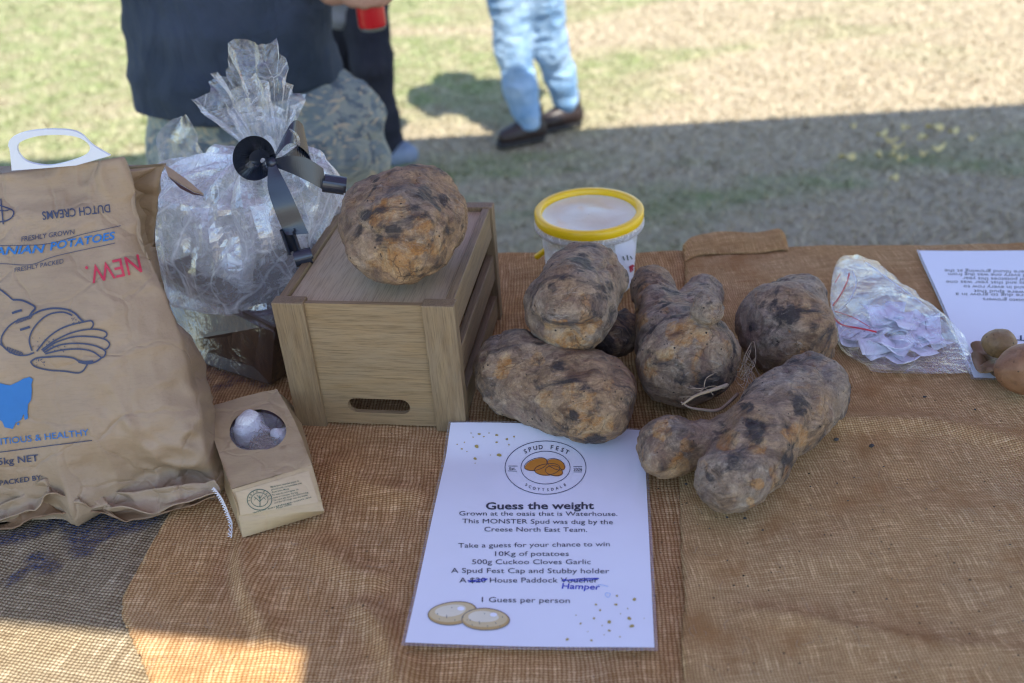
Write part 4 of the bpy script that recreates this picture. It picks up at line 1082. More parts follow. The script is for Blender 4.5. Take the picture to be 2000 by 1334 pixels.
for i in range(60):
    a = r_.choice([(285, 545, 40, 55), (330, 690, 50, 25), (440, 590, 90, 30), (620, 355, 35, 30), (400, 520, 50, 30)])
    x, y = a[0] + r_.uniform(-1, 1) * a[2], a[1] + r_.uniform(-1, 1) * a[3]; draw.append((dl([(x, y), (x + r_.uniform(-9, 9), y + r_.uniform(4, 12))]), 1.3))
strokes_px('printed_drawing', draw, BS, M['ink_navy'], bag, 0.0009)
strokes_px('pen_mark', [([(-10, 398), (8, 404), (26, 412), (24, 424), (10, 432), (-12, 434)], 2.6), ([(2, 388), (4, 410), (7, 438)], 2.6), ([(-12, 410), (10, 412), (22, 408)], 2.0)], BS, M['ink_navy'], bag, 0.0009)
map_ = dl([(-40, 850), (0, 868), (45, 880), (85, 886), (150, 856), (190, 832), (240, 818), (270, 836), (258, 880), (262, 925), (255, 1005), (230, 1040), (225, 1120), (190, 1125), (175, 1165), (130, 1190), (105, 1240), (40, 1228), (20, 1180), (-10, 1160), (-60, 1000)])
poly_px('printed_map', map_, BS, M['ink_blue'], bag, 0.0009)
poly_px('printed_map', dl([(195, 1140), (205, 1115), (228, 1118), (230, 1155), (205, 1168)]), BS, M['ink_blue'], bag, 0.0009)
poly_px('printed_map', dl([(135, 1200), (150, 1185), (162, 1195), (150, 1212)]), BS, M['ink_blue'], bag, 0.0009)

# ---- small kraft bag with a window onto garlic
sb = empty('garlic_bag', tuple(P(530, 950)[:2]) + (TZ + 0.006,), 0)
tag(sb, 'small pale kraft bag with an oval window showing garlic, in front of the crate', 'bag')
z0 = TZ + 0.0095
D1, D2 = P(395, 797, .806), P(541, 760, .806)
A1, A2 = P(452, 956, .803), P(609, 908, .803)
B1, B2 = P(466, 1008, .779), P(633, 998, .774)
C1, C2 = P(474, 1050, z0), P(631, 1003, z0)
E1, E2 = P(400, 850, z0), P(560, 800, z0)
winc = ell(504, 842, 56, 40, 28, -.12, .03, 2); winc = [(x, min(y, 882 - (x - 450) * .03)) for x, y in winc]
def face_pts(a, b, c, d, nx=20, ny=16, bul=0.003, seed=0):
    """a-b near edge, d-c far edge; a crinkled panel"""
    out = []
    for j in range(ny):
        for i in range(nx):
            s_, t_ = i / (nx - 1), j / (ny - 1); p = (a * (1 - s_) + b * s_) * (1 - t_) + (d * (1 - s_) + c * s_) * t_; out.append(p)
    v = np.array(out); n_ = np.cross(b - a, d - a); n_ /= np.linalg.norm(n_)
    s_ = np.tile(np.linspace(0, 1, nx), ny); t_ = np.repeat(np.linspace(0, 1, ny), nx); e = np.sin(s_ * math.pi) ** .5 * np.sin(t_ * math.pi) ** .5
    v = v + n_ * (e * (bul + 0.0022 * ridge(v * 30, seed, 2)))[:, None]
    return v, gridfaces(nx, ny)
# top panel with the window cut out
topA = [A1, A2, D2, D1]; pl_n = np.cross(A2 - A1, D1 - A1); pl_n /= np.linalg.norm(pl_n)
def onplane(x, y, off=0.0): r = ray(x, y); return CAM + r * (((A1 + pl_n * off) - CAM) @ pl_n / (r @ pl_n))
outl = [(452, 956), (530, 933), (609, 908), (592, 862), (575, 822), (541, 760), (470, 778), (395, 797), (415, 850), (433, 903)]
tri = tessellate_polygon([[Vector((*p, 0)) for p in outl], [Vector((*p, 0)) for p in winc]])
bm = bmesh.new(); pts2 = outl + winc; vv = [bm.verts.new((x, y, 0)) for x, y in pts2]
for t in tri: bm.faces.new([vv[i] for i in t])
for _ in range(4):
    L = [e for e in bm.edges if e.calc_length() > 14]
    if not L: break
    bmesh.ops.subdivide_edges(bm, edges=L, cuts=1); bmesh.ops.triangulate(bm, faces=[f for f in bm.faces if len(f.verts) > 3])
bm.verts.index_update()
tv = np.array([onplane(v.co.x, v.co.y) for v in bm.verts]); tf = [[v.index for v in f.verts] for f in bm.faces]; bm.free()
tv = tv + pl_n * (0.0018 * ridge(tv * 28, 3, 2))[:, None]
mesh('front_panel', tv, tf, M['kraft_small'], sb)
fr = [(A1, A2, B2, B1)]
F1 = face_pts(B1, B2, A2, A1, bul=.001, seed=2); F2 = face_pts(C1, C2, B2, B1, ny=8, bul=0.0008, seed=5)
mesh('base_panel', F1[0], F1[1], M['kraft_small'], sb); mesh('base_fold', F2[0], F2[1], M['kraft_small'], sb)
def quadstrip(name, top, bot, bul, seed, mat='kraft_small'):
    tp = catmull(top, 8); bo = catmull(bot, 8); m = min(len(tp), len(bo)); ny = 10; pts = []
    for j in range(ny):
        for i in range(m): pts.append(tp[int(i * (len(tp) - 1) / (m - 1))] * (1 - j / (ny - 1)) + bo[int(i * (len(bo) - 1) / (m - 1))] * (j / (ny - 1)))
    v = np.array(pts); f = gridfaces(m, ny); n_ = vnormals(v, np.array(f)); t_ = np.repeat(np.linspace(0, 1, ny), m)
    v = v + n_ * (np.sin(t_ * math.pi) * (bul + .002 * ridge(v * 30, seed, 2)))[:, None]; mesh(name, v, f, M[mat], sb)
quadstrip('side_panel', [D1, (D1 + A1) / 2, A1, B1], [E1, (E1 + C1) / 2, C1 + (E1 - C1) * .1, C1], 0.002, 3)
quadstrip('side_panel', [D2, (D2 + A2) / 2, A2, B2], [E2 + np.array([.012, 0, 0]), (E2 + C2) / 2 + np.array([.008, 0, 0]), C2 + (E2 - C2) * .1, C2], -0.002, 4)
bk = [E1, E2, C2, C1]
mesh('back_panel', [p + np.array([0, 0, .0006]) for p in bk], [(0, 1, 2, 3)], M['kraft_small'], sb, smooth=False)
mesh('end_flap', [D1, D2, E2, E1], [(0, 1, 2, 3)], M['kraft_small'], sb, smooth=False)
wf = [onplane(504 + (x - 504) * 1.05, 842 + (y - 842) * 1.05, -0.0008) for x, y in winc]
mesh('window_film', wf + [np.mean(wf, 0)], [(i, (i + 1) % len(wf), len(wf)) for i in range(len(wf))], M['window_film'], sb, smooth=False)
def garlic(x, y, r, z, mat, seed, label):
    c = P(x, y, z); rr = r / ppm(c); v = []
    nu, nv = 26, 16
    for j in range(nv):
        th_ = math.pi * j / (nv - 1)
        for i in range(nu):
            a = 2 * math.pi * i / nu; k = rr * (1 + .16 * abs(math.sin(a * 4)) * math.sin(th_)); zz = math.cos(th_)
            k2 = k * math.sin(th_) * (1.0 if zz < .6 else 1 - (zz - .6) * 1.2)
            v.append((k2 * math.cos(a), k2 * math.sin(a), rr * (zz * .85 + (.5 * (zz - .75) * 4 if zz > .75 else 0))))
    v = np.array(v); rm = np.array(Matrix.Rotation(R(55 + seed * 30), 3, 'X') @ Matrix.Rotation(R(seed * 70), 3, 'Y')); v = v @ rm.T + c
    o = mesh('garlic_bulb', v, gridfaces(nu, nv, True), M[mat], sb if False else None); tag(o, label, 'garlic'); return o
garlic(488, 838, 34, .790, 'garlic', 1, 'large white garlic bulb in the middle of the kraft bag window')
garlic(545, 852, 17, .794, 'garlic', 2, 'small white garlic bulb at the right of the kraft bag window')
garlic(468, 826, 22, .775, 'garlic_purple', 3, 'purple streaked garlic bulb at the upper left of the kraft bag window')
garlic(530, 818, 24, .775, 'garlic_purple', 0.4, 'dark purple garlic bulb at the upper right of the kraft bag window')
rt_parts.clear(); r_ = random.Random(4)
for i in range(60):
    x, y = 512 + r_.gauss(0, 9), 864 + r_.gauss(0, 8)
    root([(x, y, 0), (x + r_.gauss(0, 10), y + r_.gauss(0, 8), .004), (x + r_.gauss(0, 13), y + r_.gauss(0, 9), .003), (x + r_.gauss(0, 15), y + r_.gauss(0, 9), 0)], .7945, .00050)
for i in range(14):
    x, y = 500, 815; a = r_.uniform(0, 3.1); root([(x, y, 0), (x + 14 * math.cos(a), y + 10 * math.sin(a), .003), (x + 30 * math.cos(a), y + 26 * math.sin(a), 0)], .797, .0003)
v, f = join(rt_parts); o = mesh('garlic_roots', v, f, M['root']); tag(o, 'tangled dry garlic roots at the bottom of the kraft bag window', 'garlic roots')
# label
lab = [(456, 962), (605, 918), (622, 982), (464, 1002)]
SS = Surf([c for c in sb.children if c.name.startswith('base_panel')][:1])
lb = poly_px('label', [(460, 962), (603, 920), (622, 981), (470, 1006)], SS, M['kraft_label'], sb, 0.0005)
ce = (507, 976)
strokes_px('printed_emblem', [dict(pts=ell(*ce, 24, 20, 24), w=1.5, closed=True, n=3), dict(pts=ell(*ce, 16.5, 13.5, 24), w=1.2, closed=True, n=3), ([(508, 989), (508, 976), (507, 968)], 1.6), ([(508, 980), (500, 973), (496, 970)], 1.1), ([(508, 979), (515, 972), (519, 970)], 1.1),
           ([(508, 974), (502, 967)], 1.0), ([(508, 973), (513, 966)], 1.0), ([(500, 973), (497, 977)], .9), ([(515, 972), (519, 976)], .9)], SS, M['ink_green'], sb, 0.0009)
def ring_word(s, a0, a1, rx, ry, h, wd, c, flip=False):
    parts = []
    for i, ch in enumerate(s):
        if ch == ' ': continue
        a = math.radians(a0 + (a1 - a0) * i / (len(s) - 1)); x, y = c[0] + rx * math.cos(a), c[1] - ry * math.sin(a)
        t = np.array([-rx * math.sin(a), -ry * math.cos(a)]); t = t / np.linalg.norm(t) * (1 if flip else -1); u = np.array([t[1], -t[0]])
        v, f = text_shape(ch, 0.01); x0, x1 = v[:, 0].min(), v[:, 0].max(); parts.append((np.array([x, y]) + ((v[:, :1] - (x0 + x1) / 2) * t * wd + v[:, 1:2] / .7 * h * u), f))
    v, f = join(parts); return flat2mesh('printed_emblem', v, f, SS, M['ink_green'], sb, 0.0009)
ring_word('EARTH BAGS', 185, 5, 18.5, 15, 4.0, 4.6, ce)
for i, (x0, y0, x1, y1) in enumerate(((529, 953, 584, 941), (530, 958, 590, 945), (531, 963, 565, 956), (532, 969, 583, 957), (533, 974, 582, 963), (535, 979, 602, 963), (536, 984, 602, 968), (494, 1003, 608, 972), (540, 994, 570, 986))):
    s = ('Made from recycled paper &', 'printed with compostable inks', 'Australian Made', 'To help the soil it grew on', 'reuse or compost this bag', 'For more info about this label and bag', 'and the full range visit the maker', 'www.earthbags.com.au', 'Please recycle')[i]
    text_px(s, (x0, y0), (x1, y1), 3.3, SS, M['ink_green'], sb, 0.004, off=0.0009)

# ---- yellow lidded tub
bc = P(1150, 408, .868); bc[2] = TZ + 0.012
tub = empty('plastic_tub', tuple(bc), R(20)); tag(tub, 'clear plastic tub with a yellow rimmed lid behind the potatoes', 'tub')
def lathe(name, prof, mat, parent, seg=64, smooth=True):
    v = [(r * math.cos(2 * math.pi * i / seg), r * math.sin(2 * math.pi * i / seg), z) for r, z in prof for i in range(seg)]
    f = gridfaces(seg, len(prof), True)
    return mesh(name, v, f, mat, parent, world=False)
BR = 106 / ppm(P(1150, 408, .868)); BH = .868 - bc[2]
lathe('tub_wall', [(0.001, .001), (BR * .80, .001), (BR * .82, .004), (BR * .90, BH * .75), (BR * .905, BH * .78), (BR * .97, BH * .80), (BR * .985, BH * .82), (BR * .985, BH * .9), (BR * 1.0, BH * .92), (BR * 1.0, BH * .955), (BR * .97, BH * .97)], M['tub'], tub)
lathe('tub_rim', [(BR * .985, BH * .80), (BR * 1.015, BH * .80), (BR * 1.02, BH * .84), (BR * .99, BH * .93), (BR * .975, BH * .94)], M['tub'], tub)
lathe('lid_rim', [(BR * .985, BH * .86), (BR * 1.008, BH * .90), (BR * 1.008, BH * .985), (BR * .985, BH * 1.0), (BR * .90, BH * 1.0), (BR * .875, BH * .985), (BR * .87, BH * .93)], M['yellow'], tub)
lp = [(0.0005, BH * .90 + .003)] + [(BR * .9 * s, BH * (.90 + .02 * math.cos(s * 5)) + .001) for s in (0.15, .3, .45, .6, .75, .9)] + [(BR * .905, BH * .93), (BR * .92, BH * .965)]
ld = lathe('lid', lp, M['lid'], tub)
for v in ld.data.vertices: v.co.z += 0.0022 * math.sin(v.co.x * 60 + 1) * math.sin(v.co.y * 45) * (1 if math.hypot(v.co.x, v.co.y) < BR * .8 else 0)
# handle tucked to the left, as a bent bar
hp = catmull([V(1048, 502, 1.175), V(1060, 493, 1.17), V(1072, 484, 1.165), V(1084, 478, 1.16), V(1096, 482, 1.16)], 6)
v, f = tube(hp, .0042, 10); mesh('handle', v, f, M['yellow'], tub)
TS = Surf([c for c in tub.children if c.name.startswith('tub_wall')])
poly_px('tub_label', [(1200, 478), (1208, 470), (1214, 474), (1222, 464), (1234, 466), (1240, 476), (1243, 500), (1243, 540), (1222, 560), (1205, 520)], TS, M['slip'], tub, 0.0008)
poly_px('tub_label_print', [(1228, 520), (1242, 512), (1243, 524), (1230, 532)], TS, M['ink_red'], tub, 0.0014)
strokes_px('tub_label_print', [([(1216, 500), (1219, 508)], 2), ([(1224, 498), (1226, 508)], 2), ([(1230, 500), (1234, 506)], 2)], TS, M['ink_green'], tub, 0.0014)

# ---- second sheet at right, lettering upside down
Q1, Q4 = P(1790, 507), P(1897, 762)
q_d = (Q1 - Q4)[:2]; qh = np.linalg.norm(q_d); qv = q_d / qh; qu = np.array([qv[1], -qv[0]])
qc = (Q1[:2] + Q4[:2]) / 2 + qu * .105; qyaw = math.atan2(qu[1], qu[0])
sh2 = empty('printed_sheet', (qc[0], qc[1], TZ + .015), 0); tag(sh2, 'white laminated sheet with upside down lettering at the right edge', 'sheet')
def qz(u, v): return TZ + 0.0165 + .001 * np.sin(u * 20) + .0012 * np.cos(v * 24)
sheet('laminate_edge', qc, qyaw, .2145, qh, qz, M['laminate'], sh2)
q2 = sheet('paper', qc, qyaw, .2085, qh - .006, qz, M['paper'], sh2, zoff=.0004); QS = Surf(q2)
for i, (s, x1, y1, x0) in enumerate((('Fest potatoes were found growing at the', 1845, 531, 2100), ('Waterhouse and every one was dug from', 1852, 538, 2096), ('the same row of potatoes this year', 1880, 546, 2090),
        ('Spud Fest potatoes and that year was one', 1848, 553, 2110), ('potatoes dug by hand in every row to', 1882, 562, 2110), ('the day and were spud that', 1902, 571, 2080), ('Spuds that were dug to grow in a', 1866, 577, 2095), ('North East potato growers', 1920, 587, 2075))):
    text_px(s, (x0, y1 - 1), (x1, y1 - 5), 6.2, QS, M['ink_grey'], sh2, .002, name='printed_line', off=.0004)
text_px('SPUD FEST', (2110, 662), (1986, 655), 10, QS, M['ink_navy'], sh2, .02, name='printed_line', off=.0004)

# ---- small potatoes and dried slices on that sheet
def small_potato(x, y, rx, z, mat, label, seed, stretch=(1, 1, 1)):
    c = P(x, y, z); r = rx / ppm(c)
    bm = bmesh.new(); bmesh.ops.create_icosphere(bm, subdivisions=4, radius=1)
    v = np.array([p.co for p in bm.verts]); f = [[q.index for q in ff_.verts] for ff_ in bm.faces]; bm.free()
    v = v * (1 + .13 * fbm(v * 1.3, seed, 2) + .03 * fbm(v * 4, seed, 2))[:, None] * r * np.array(stretch) + c
    o = mesh('small_potato', v, f, M[mat]); tag(o, label, 'potato'); return o
small_potato(1951, 670, 33, TZ + .043, 'potato_small', 'small round yellow-brown potato resting on dried slices at the right edge', 5, (1, .9, .85))
small_potato(2005, 722, 58, TZ + .045, 'potato_red', 'larger smooth copper coloured potato cut off by the right edge', 9, (1, .8, .85))
for i, (x, y, a, L, wd) in enumerate(((1918, 684, .5, 26, 14), (1936, 704, .2, 24, 12), (1912, 706, 1.0, 22, 12), (1945, 722, .6, 22, 12), (1985, 686, 0, 20, 10), (1930, 716, -.3, 20, 10))):
    pts = ell(x, y, L, wd, 18, a, .12, i); zz = TZ + .0195 + .0035 * (i % 3)
    v = [P(px_, py_, zz + .004 * math.sin(k * .7)) for k, (px_, py_) in enumerate(pts)] + [P(x, y, zz - .002)]
    o = mesh('dried_slice', v, [(k, (k + 1) % 18, 18) for k in range(18)], M['slice']); md = o.modifiers.new('thickness', 'SOLIDIFY'); md.thickness = .0018; md.offset = 0
    tag(o, ('thin brown dried slice sticking out left of the small round potato, the leftmost', 'brown dried slice directly below the small round potato', 'dried slice at the lower left of the small round potato, touching the zip bag',
            'dried slice between the small round potato and the copper potato', 'dried slice behind the small round potato on its right', 'lowest of the dried slices, beneath the small round potato')[i], 'slice', 'dried slices under the small potatoes')

# ---- clear zip bag full of guess slips
zb = empty('zip_bag', tuple(P(1740, 650)[:2]) + (TZ + .012,), 0); tag(zb, 'clear zip bag with a red striped seal, full of folded white paper slips', 'bag')
zo = [(1622, 578), (1638, 512), (1690, 511), (1742, 548), (1800, 590), (1860, 640), (1886, 662), (1898, 720), (1880, 728), (1720, 727), (1690, 712), (1637, 672)]
zc = catmull([P(x, y, TZ + .016)[:2] for x, y in zo], 5, True)
zctr = P(1745, 635, TZ + .016)[:2]
zv, nr = [], 16
for j in range(nr + 1):
    s_ = j / nr
    for p in zc:
        q = zctr + (p - zctr) * s_; hgt = 0.026 * (1 - s_ ** 2.2)
        zv.append((q[0], q[1], TZ + .0165 + hgt))
zv = np.array(zv); m_ = len(zc); zf = gridfaces(m_, nr + 1, True)
far = sstep(.0, 1.0, (np.array([ (v - P(1800, 690, TZ)) @ np.array([-.7, .7, 0]) for v in zv])) * 7)
zv[:, 2] += 0.002 * far * np.tile(1, len(zv))
zv[:, 2] += 0.008 * ridge(zv * np.array([17, 26, 6]), 4, 3) * (0.35 + .65 * (np.repeat(np.arange(nr + 1), m_) < nr)) + 0.0055 * ridge(zv * np.array([48, 48, 20]), 14, 2) * .6
zv[:, 2] = np.maximum(zv[:, 2], TZ + .0165)
mesh('bag_film', zv, zf, M['zip'], zb, smooth=True)
lowz = zv.copy(); lowz[:, 2] = TZ + .0155
mesh('bag_film', lowz[-m_:], [tuple(range(m_))], M['zip'], zb, smooth=False)
ZS = Surf([c for c in zb.children if c.name.startswith('bag_film')][:1])
strokes_px('red_zip_line', [([(1659, 534), (1652, 558), (1640, 580), (1627, 598)], 2.6), ([(1628, 620), (1645, 635), (1680, 642), (1712, 649)], 3.2), ([(1641, 536), (1632, 552)], 1.4), ([(1630, 608), (1665, 620), (1700, 640)], 1.3)], ZS, M['red_zip'], zb, .0012)
strokes_px('zip_ridge', [([(1666, 530), (1672, 556), (1660, 585), (1642, 606)], 2.0), ([(1626, 590), (1630, 612), (1650, 628), (1690, 640), (1722, 660)], 2.0), ([(1690, 512), (1735, 545), (1800, 592)], 2.0)], ZS, M['white_plastic'], zb, .0006)
r_ = random.Random(12)
for i in range(30):
    x, y = 1742 + r_.gauss(0, 48), 650 + r_.gauss(0, 26)
    x = min(max(x, 1665), 1815); y = min(max(y, 605 + (x - 1665) * .16), 700)
    z = TZ + .019 + .015 * r_.random() * max(.3, 1 - abs(x - 1735) / 110); c = P(x, y, z)
    a, w, h = r_.uniform(0, 3.1), r_.uniform(.014, .023), r_.uniform(.010, .017)
    rot = np.array(Matrix.Rotation(a, 3, 'Z') @ Matrix.Rotation(r_.uniform(-.5, .5), 3, 'X') @ Matrix.Rotation(r_.uniform(-.4, .4), 3, 'Y'))
    pts = []
    for jj in range(5):
        for ii in range(6):
            u, v_ = (ii / 5 * 2 - 1), (jj / 4 * 2 - 1); pts.append(rot @ np.array([u * w, v_ * h, .004 * math.sin(u * 2.2 + i) + .002 * v_ * v_]) + c)
    pts = np.array(pts); pts[:, 2] = np.maximum(pts[:, 2], TZ + .018)
    o = mesh('paper_slip', pts, gridfaces(6, 5), M['slip']); md = o.modifiers.new('thickness', 'SOLIDIFY'); md.thickness = .0004
    tag(o, 'small folded white paper slip inside the clear zip bag', 'paper slip', 'paper slips in the zip bag')
    if i % 3 == 0:
        ln = [rot @ np.array([u * w, v_ * h, .004 * math.sin(u * 2.2 + i) + .002 * v_ * v_ + .0007]) + c for v_ in (.1, .16) for u in (-.6, -.3, 0, .3, .6)]
        mesh('printed_line', ln, gridfaces(5, 2), M['ink_navy'], o)

# ---- gift hamper in cellophane
hc = V(455, 560, 1.12); hamp = empty('gift_hamper', (float(hc[0]), float(hc[1]), TZ + .008), 0)
tag(hamp, 'dark brown gift tray wrapped in crinkled cellophane and tied with a black ribbon', 'hamper')
Nn = P(530, 752, TZ + .010); Lb = P(368, 700, TZ + .010)
Nt = V(536, 640, Nn[1] - .006); Lt = V(300, 500, Lb[1] + .09)
dirL = (Lt - Nt); 
base = [Nn, Lb + (Lb - Nn) * .25, Lb + (Lb - Nn) * .25 + np.array([.16, .13, 0]), np.array([-.232, 1.24, TZ + .010]), np.array([-.262, 1.02, TZ + .010])]
topz = float(Nt[2]); LtP = np.array([Lt[0], Lt[1], topz + .004])
top = [np.array([Nt[0], Nt[1], topz]), LtP, LtP + np.array([.17, .13, 0]), np.array([-.222, 1.25, topz]), np.array([-.240, 1.02, topz])]
def ringpts(ps, n): 
    ps = np.array(ps + [ps[0]]); L = np.r_[0, np.cumsum(np.linalg.norm(np.diff(ps, axis=0), axis=1))]; s = np.linspace(0, L[-1], n, endpoint=False)
    return np.stack([np.interp(s, L, ps[:, i]) for i in range(3)], -1)
nb = len(base); tv_ = base + top + [np.array(p) * [1, 1, 0] + [0, 0, TZ + .03] for p in base]
cen = np.mean(top, 0)
inn = [p + (cen - p) * .04 for p in top]
mesh('gift_tray', base + top + inn + [p + (cen - p) * .06 + np.array([0, 0, .006]) for p in base],
     [tuple(range(nb))[::-1]] + [(i, (i + 1) % nb, nb + (i + 1) % nb, nb + i) for i in range(nb)] + [(nb + i, nb + (i + 1) % nb, 2 * nb + (i + 1) % nb, 2 * nb + i) for i in range(nb)]
     + [(2 * nb + i, 2 * nb + (i + 1) % nb, 3 * nb + (i + 1) % nb, 3 * nb + i) for i in range(nb)] + [tuple(range(3 * nb, 4 * nb))], M['brown_box'], hamp, smooth=False)
# tissue filling
fill = []
for (x, y, yy, r) in ((430, 470, 1.13, 80), (380, 430, 1.14, 50), (520, 450, 1.14, 70), (470, 390, 1.13, 60), (580, 470, 1.17, 50), (470, 540, 1.10, 50), (400, 520, 1.12, 45)):
    c = V(x, y, yy); fill.append((*c, r / ppm(c)))
v, f = sdf_mesh(fill, .006, .02); n_ = vnormals(v, f); v = v + n_ * (.008 * fbm(v * 24, 3, 3) - .018)[:, None]
tis = mesh('shredded_filling', v, f, M['tissue'], hamp)
# wrap: rings from the tray foot up to the tied neck
NK = 96
neck = V(526, 303, 1.085)
def ering(px_l, px_r, py, y, b, n=NK):
    a_, b_ = V(px_l, py, y), V(px_r, py, y); c = (a_ + b_) / 2; ra = np.linalg.norm(b_ - a_) / 2
    # start angle such that order follows the tray ring
    return np.array([c + np.array([ra * math.cos(t), b * math.sin(t), 0]) for t in np.linspace(-math.pi / 2, -math.pi / 2 - 2 * math.pi, n, endpoint=False)])
def rot_to(r, start):
    i = int(np.argmin(np.linalg.norm(r[:, :2] - start[:2], axis=1))); return np.roll(r, -i, axis=0)
cb = np.mean(base, 0)
R0 = ringpts([p + (p - cb) * np.array([.05, .05, 0]) for p in base], NK); R1 = ringpts([p + (p - cen) * np.array([.05, .05, 0]) for p in top], NK)
if np.cross((R1[1] - R1[0])[:2], (cen - R1[0])[:2]) > 0: R0, R1 = R0[::-1], R1[::-1]
R0 = rot_to(R0, Nn); R1 = rot_to(R1, Nt)
rings = [R0, R0 * .4 + R1 * .6, R1]
e1 = ering(300, 640, 540, 1.12, .10); e2 = ering(296, 672, 450, 1.12, .115); e3 = ering(282, 665, 392, 1.12, .11); e4 = ering(270, 640, 345, 1.11, .095); e5 = ering(330, 600, 318, 1.10, .06); e6 = ering(500, 548, 306, 1.085, .014)
for e in (e1, e2, e3, e4, e5, e6):
    e[:] = rot_to(e, np.array([Nt[0], 0.9])) if False else e
rings += [rot_to(e, R1[0] * np.array([1, 1, 1])) for e in (e1, e2, e3, e4, e5)] + [rot_to(e6, R1[0])]
fine = []
for a, b, m in zip(rings, rings[1:], (3, 3, 4, 6, 5, 5, 5, 6)):
    for k in range(m): fine.append(a * (1 - k / m) + b * (k / m))
fine.append(rings[-1]); W3 = np.array(fine)
# smooth along height
for _ in range(2): W3[1:-1] = (W3[:-2] + 2 * W3[1:-1] + W3[2:]) / 4
nh = len(W3); wv = W3.reshape(-1, 3); wf_ = gridfaces(NK, nh, True); wn_ = vnormals(wv, np.array(wf_))
hh_ = np.repeat(np.linspace(0, 1, nh), NK); an = np.tile(np.arange(NK) / NK * 2 * math.pi, nh)
pleat = 1.2 * np.sin(an * 17 + 3 * fbm(np.stack([np.cos(an), np.sin(an), hh_ * 2], -1) * 2, 3, 2)) * 0.006 * sstep(.55, .95, hh_) * (1 - sstep(.97, 1, hh_) * .6)
q3 = wv + .02 * np.stack([fbm(wv * 14, 1, 2), fbm(wv * 14, 2, 2), fbm(wv * 14, 3, 2)], -1)
am = .014 * sstep(.28, .5, hh_) * (1 - sstep(.9, 1, hh_) * .8) + .002
ai = np.tile(np.arange(NK), nh); hi2 = np.repeat(np.arange(nh), NK)
ag = np.minimum(ai // 2, NK // 2 - 1); odd = (ai % 2)
def _st(k): a_ = _hash(ag, hi2 // 9 + k, 0 * ai, 3) * 2 - 1; b_ = _hash((ag + 1) % (NK // 2), hi2 // 9 + k, 0 * ai, 3) * 2 - 1; return np.where(odd == 1, (a_ + b_) / 2, a_)
rnd_b = vnoise(np.stack([ai * .31, hi2 * .23, 0. * ai], -1), 9)
fr_ = (hi2 % 9) / 9.0; stre = _st(0) * (1 - fr_) + _st(1) * fr_
big_ = fbm(np.stack([np.cos(an) * 2.2, np.sin(an) * 2.2, hh_ * 3], -1), 33, 2)
wv = wv + wn_ * (pleat * .6 + am * (.62 * stre + .55 * rnd_b + 1.3 * big_))[:, None]
wv[:, 2] = np.maximum(wv[:, 2], TZ + .0075)
tr_ = []
for (a, b, c, d) in wf_: tr_ += ([(a, b, c), (a, c, d)] if (a * 7 + d) % 2 else [(a, b, d), (b, c, d)])
cw_ = mesh('cellophane_wrap', wv, tr_, M['cello'], hamp, smooth=False); cw_.data.materials.append(M['cello_base'])
for p_ in cw_.data.polygons:
    if hh_[p_.vertices[0]] < .27: p_.material_index = 1
# side ear sticking up at left
def crumple_sheet(name, outline, yfn, mat, seed, n=14, amp=.008, smooth=False):
    """outline: left edge px list and right edge px list of equal length"""
    L_, Rr = catmull([(*p, 0) for p in outline[0]], 4)[:, :2], catmull([(*p, 0) for p in outline[1]], 4)[:, :2]
    pts = []
    for j in range(len(L_)):
        for i in range(n):
            s_ = i / (n - 1); q = L_[j] * (1 - s_) + Rr[j] * s_; pts.append(V(q[0], q[1], yfn(s_, j / (len(L_) - 1))))
    v = np.array(pts); v[:, 1] += amp * ridge(v * 30, seed, 2) + amp * .5 * fbm(v * 60, seed, 2)
    f = gridfaces(n, len(L_)); t = []
    for (a, b, c, d) in f: t += [(a, b, c), (a, c, d)] if (a + c) % 3 else [(a, b, d), (b, c, d)]
    mesh(name, v, t, mat, hamp, smooth=smooth)
crumple_sheet('cellophane_ear', [[(308, 330), (306, 268), (330, 238), (350, 228)], [(420, 330), (388, 290), (385, 262), (362, 228)]], lambda s, t: 1.10 + .02 * math.sin(s * 6), M['cello_fan'], 3)
crumple_sheet('cellophane_ear', [[(545, 305), (540, 275), (548, 255), (556, 250)], [(560, 310), (585, 285), (582, 265), (566, 252)]], lambda s, t: 1.06 + .01 * math.sin(s * 6), M['cello_fan'], 6, 8, .004)
# the fan above the knot: three overlapping crinkled leaves of film
def fan_ring(tops, ctr_px, yc, rad_y, seed, n=72, m=16):
    """tops: list of (angle deg, px, py) around the mouth; closed flaring cone from the neck"""
    ang = np.array([t[0] for t in tops] + [360 + tops[0][0]], float); X = np.array([t[1] for t in tops] + [tops[0][1]], float); Y = np.array([t[2] for t in tops] + [tops[0][2]], float)
    pts = []
    for j in range(m):
        s_ = j / (m - 1)
        for i in range(n):
            a = 360 * i / n; x, y = np.interp(a, ang, X), np.interp(a, ang, Y); ar = math.radians(a)
            tp = V(x, y, yc + rad_y * math.sin(ar)); bt_ = neck + np.array([.013 * math.cos(ar), .013 * math.sin(ar), 0])
            sp_ = s_ ** (.85 + .25 * math.sin(ar * 3)); p = bt_ * (1 - sp_) + tp * sp_
            pl = (.009 * s_ ** .8) * (1 if (i % 9) < 4 else -1) * (.6 + .4 * math.sin(i * 1.7)) + .004 * math.sin(i * 2.4 + s_ * 3) * s_
            out = np.array([math.cos(ar), math.sin(ar), .2]); pts.append(p + out * pl)
    v = np.array(pts); v += .005 * np.stack([vnoise(v * 55, seed), vnoise(v * 55, seed + 1), vnoise(v * 55, seed + 2)], -1) * np.repeat(np.linspace(0, 1, m), n)[:, None]
    f = gridfaces(n, m, True); t = []
    for (a, b, c, d) in f: t += [(a, b, c), (a, c, d)] if (a + b) % 3 else [(a, b, d), (b, c, d)]
    mesh('cellophane_fan', v, t, M['cello_fan'], hamp, smooth=False)
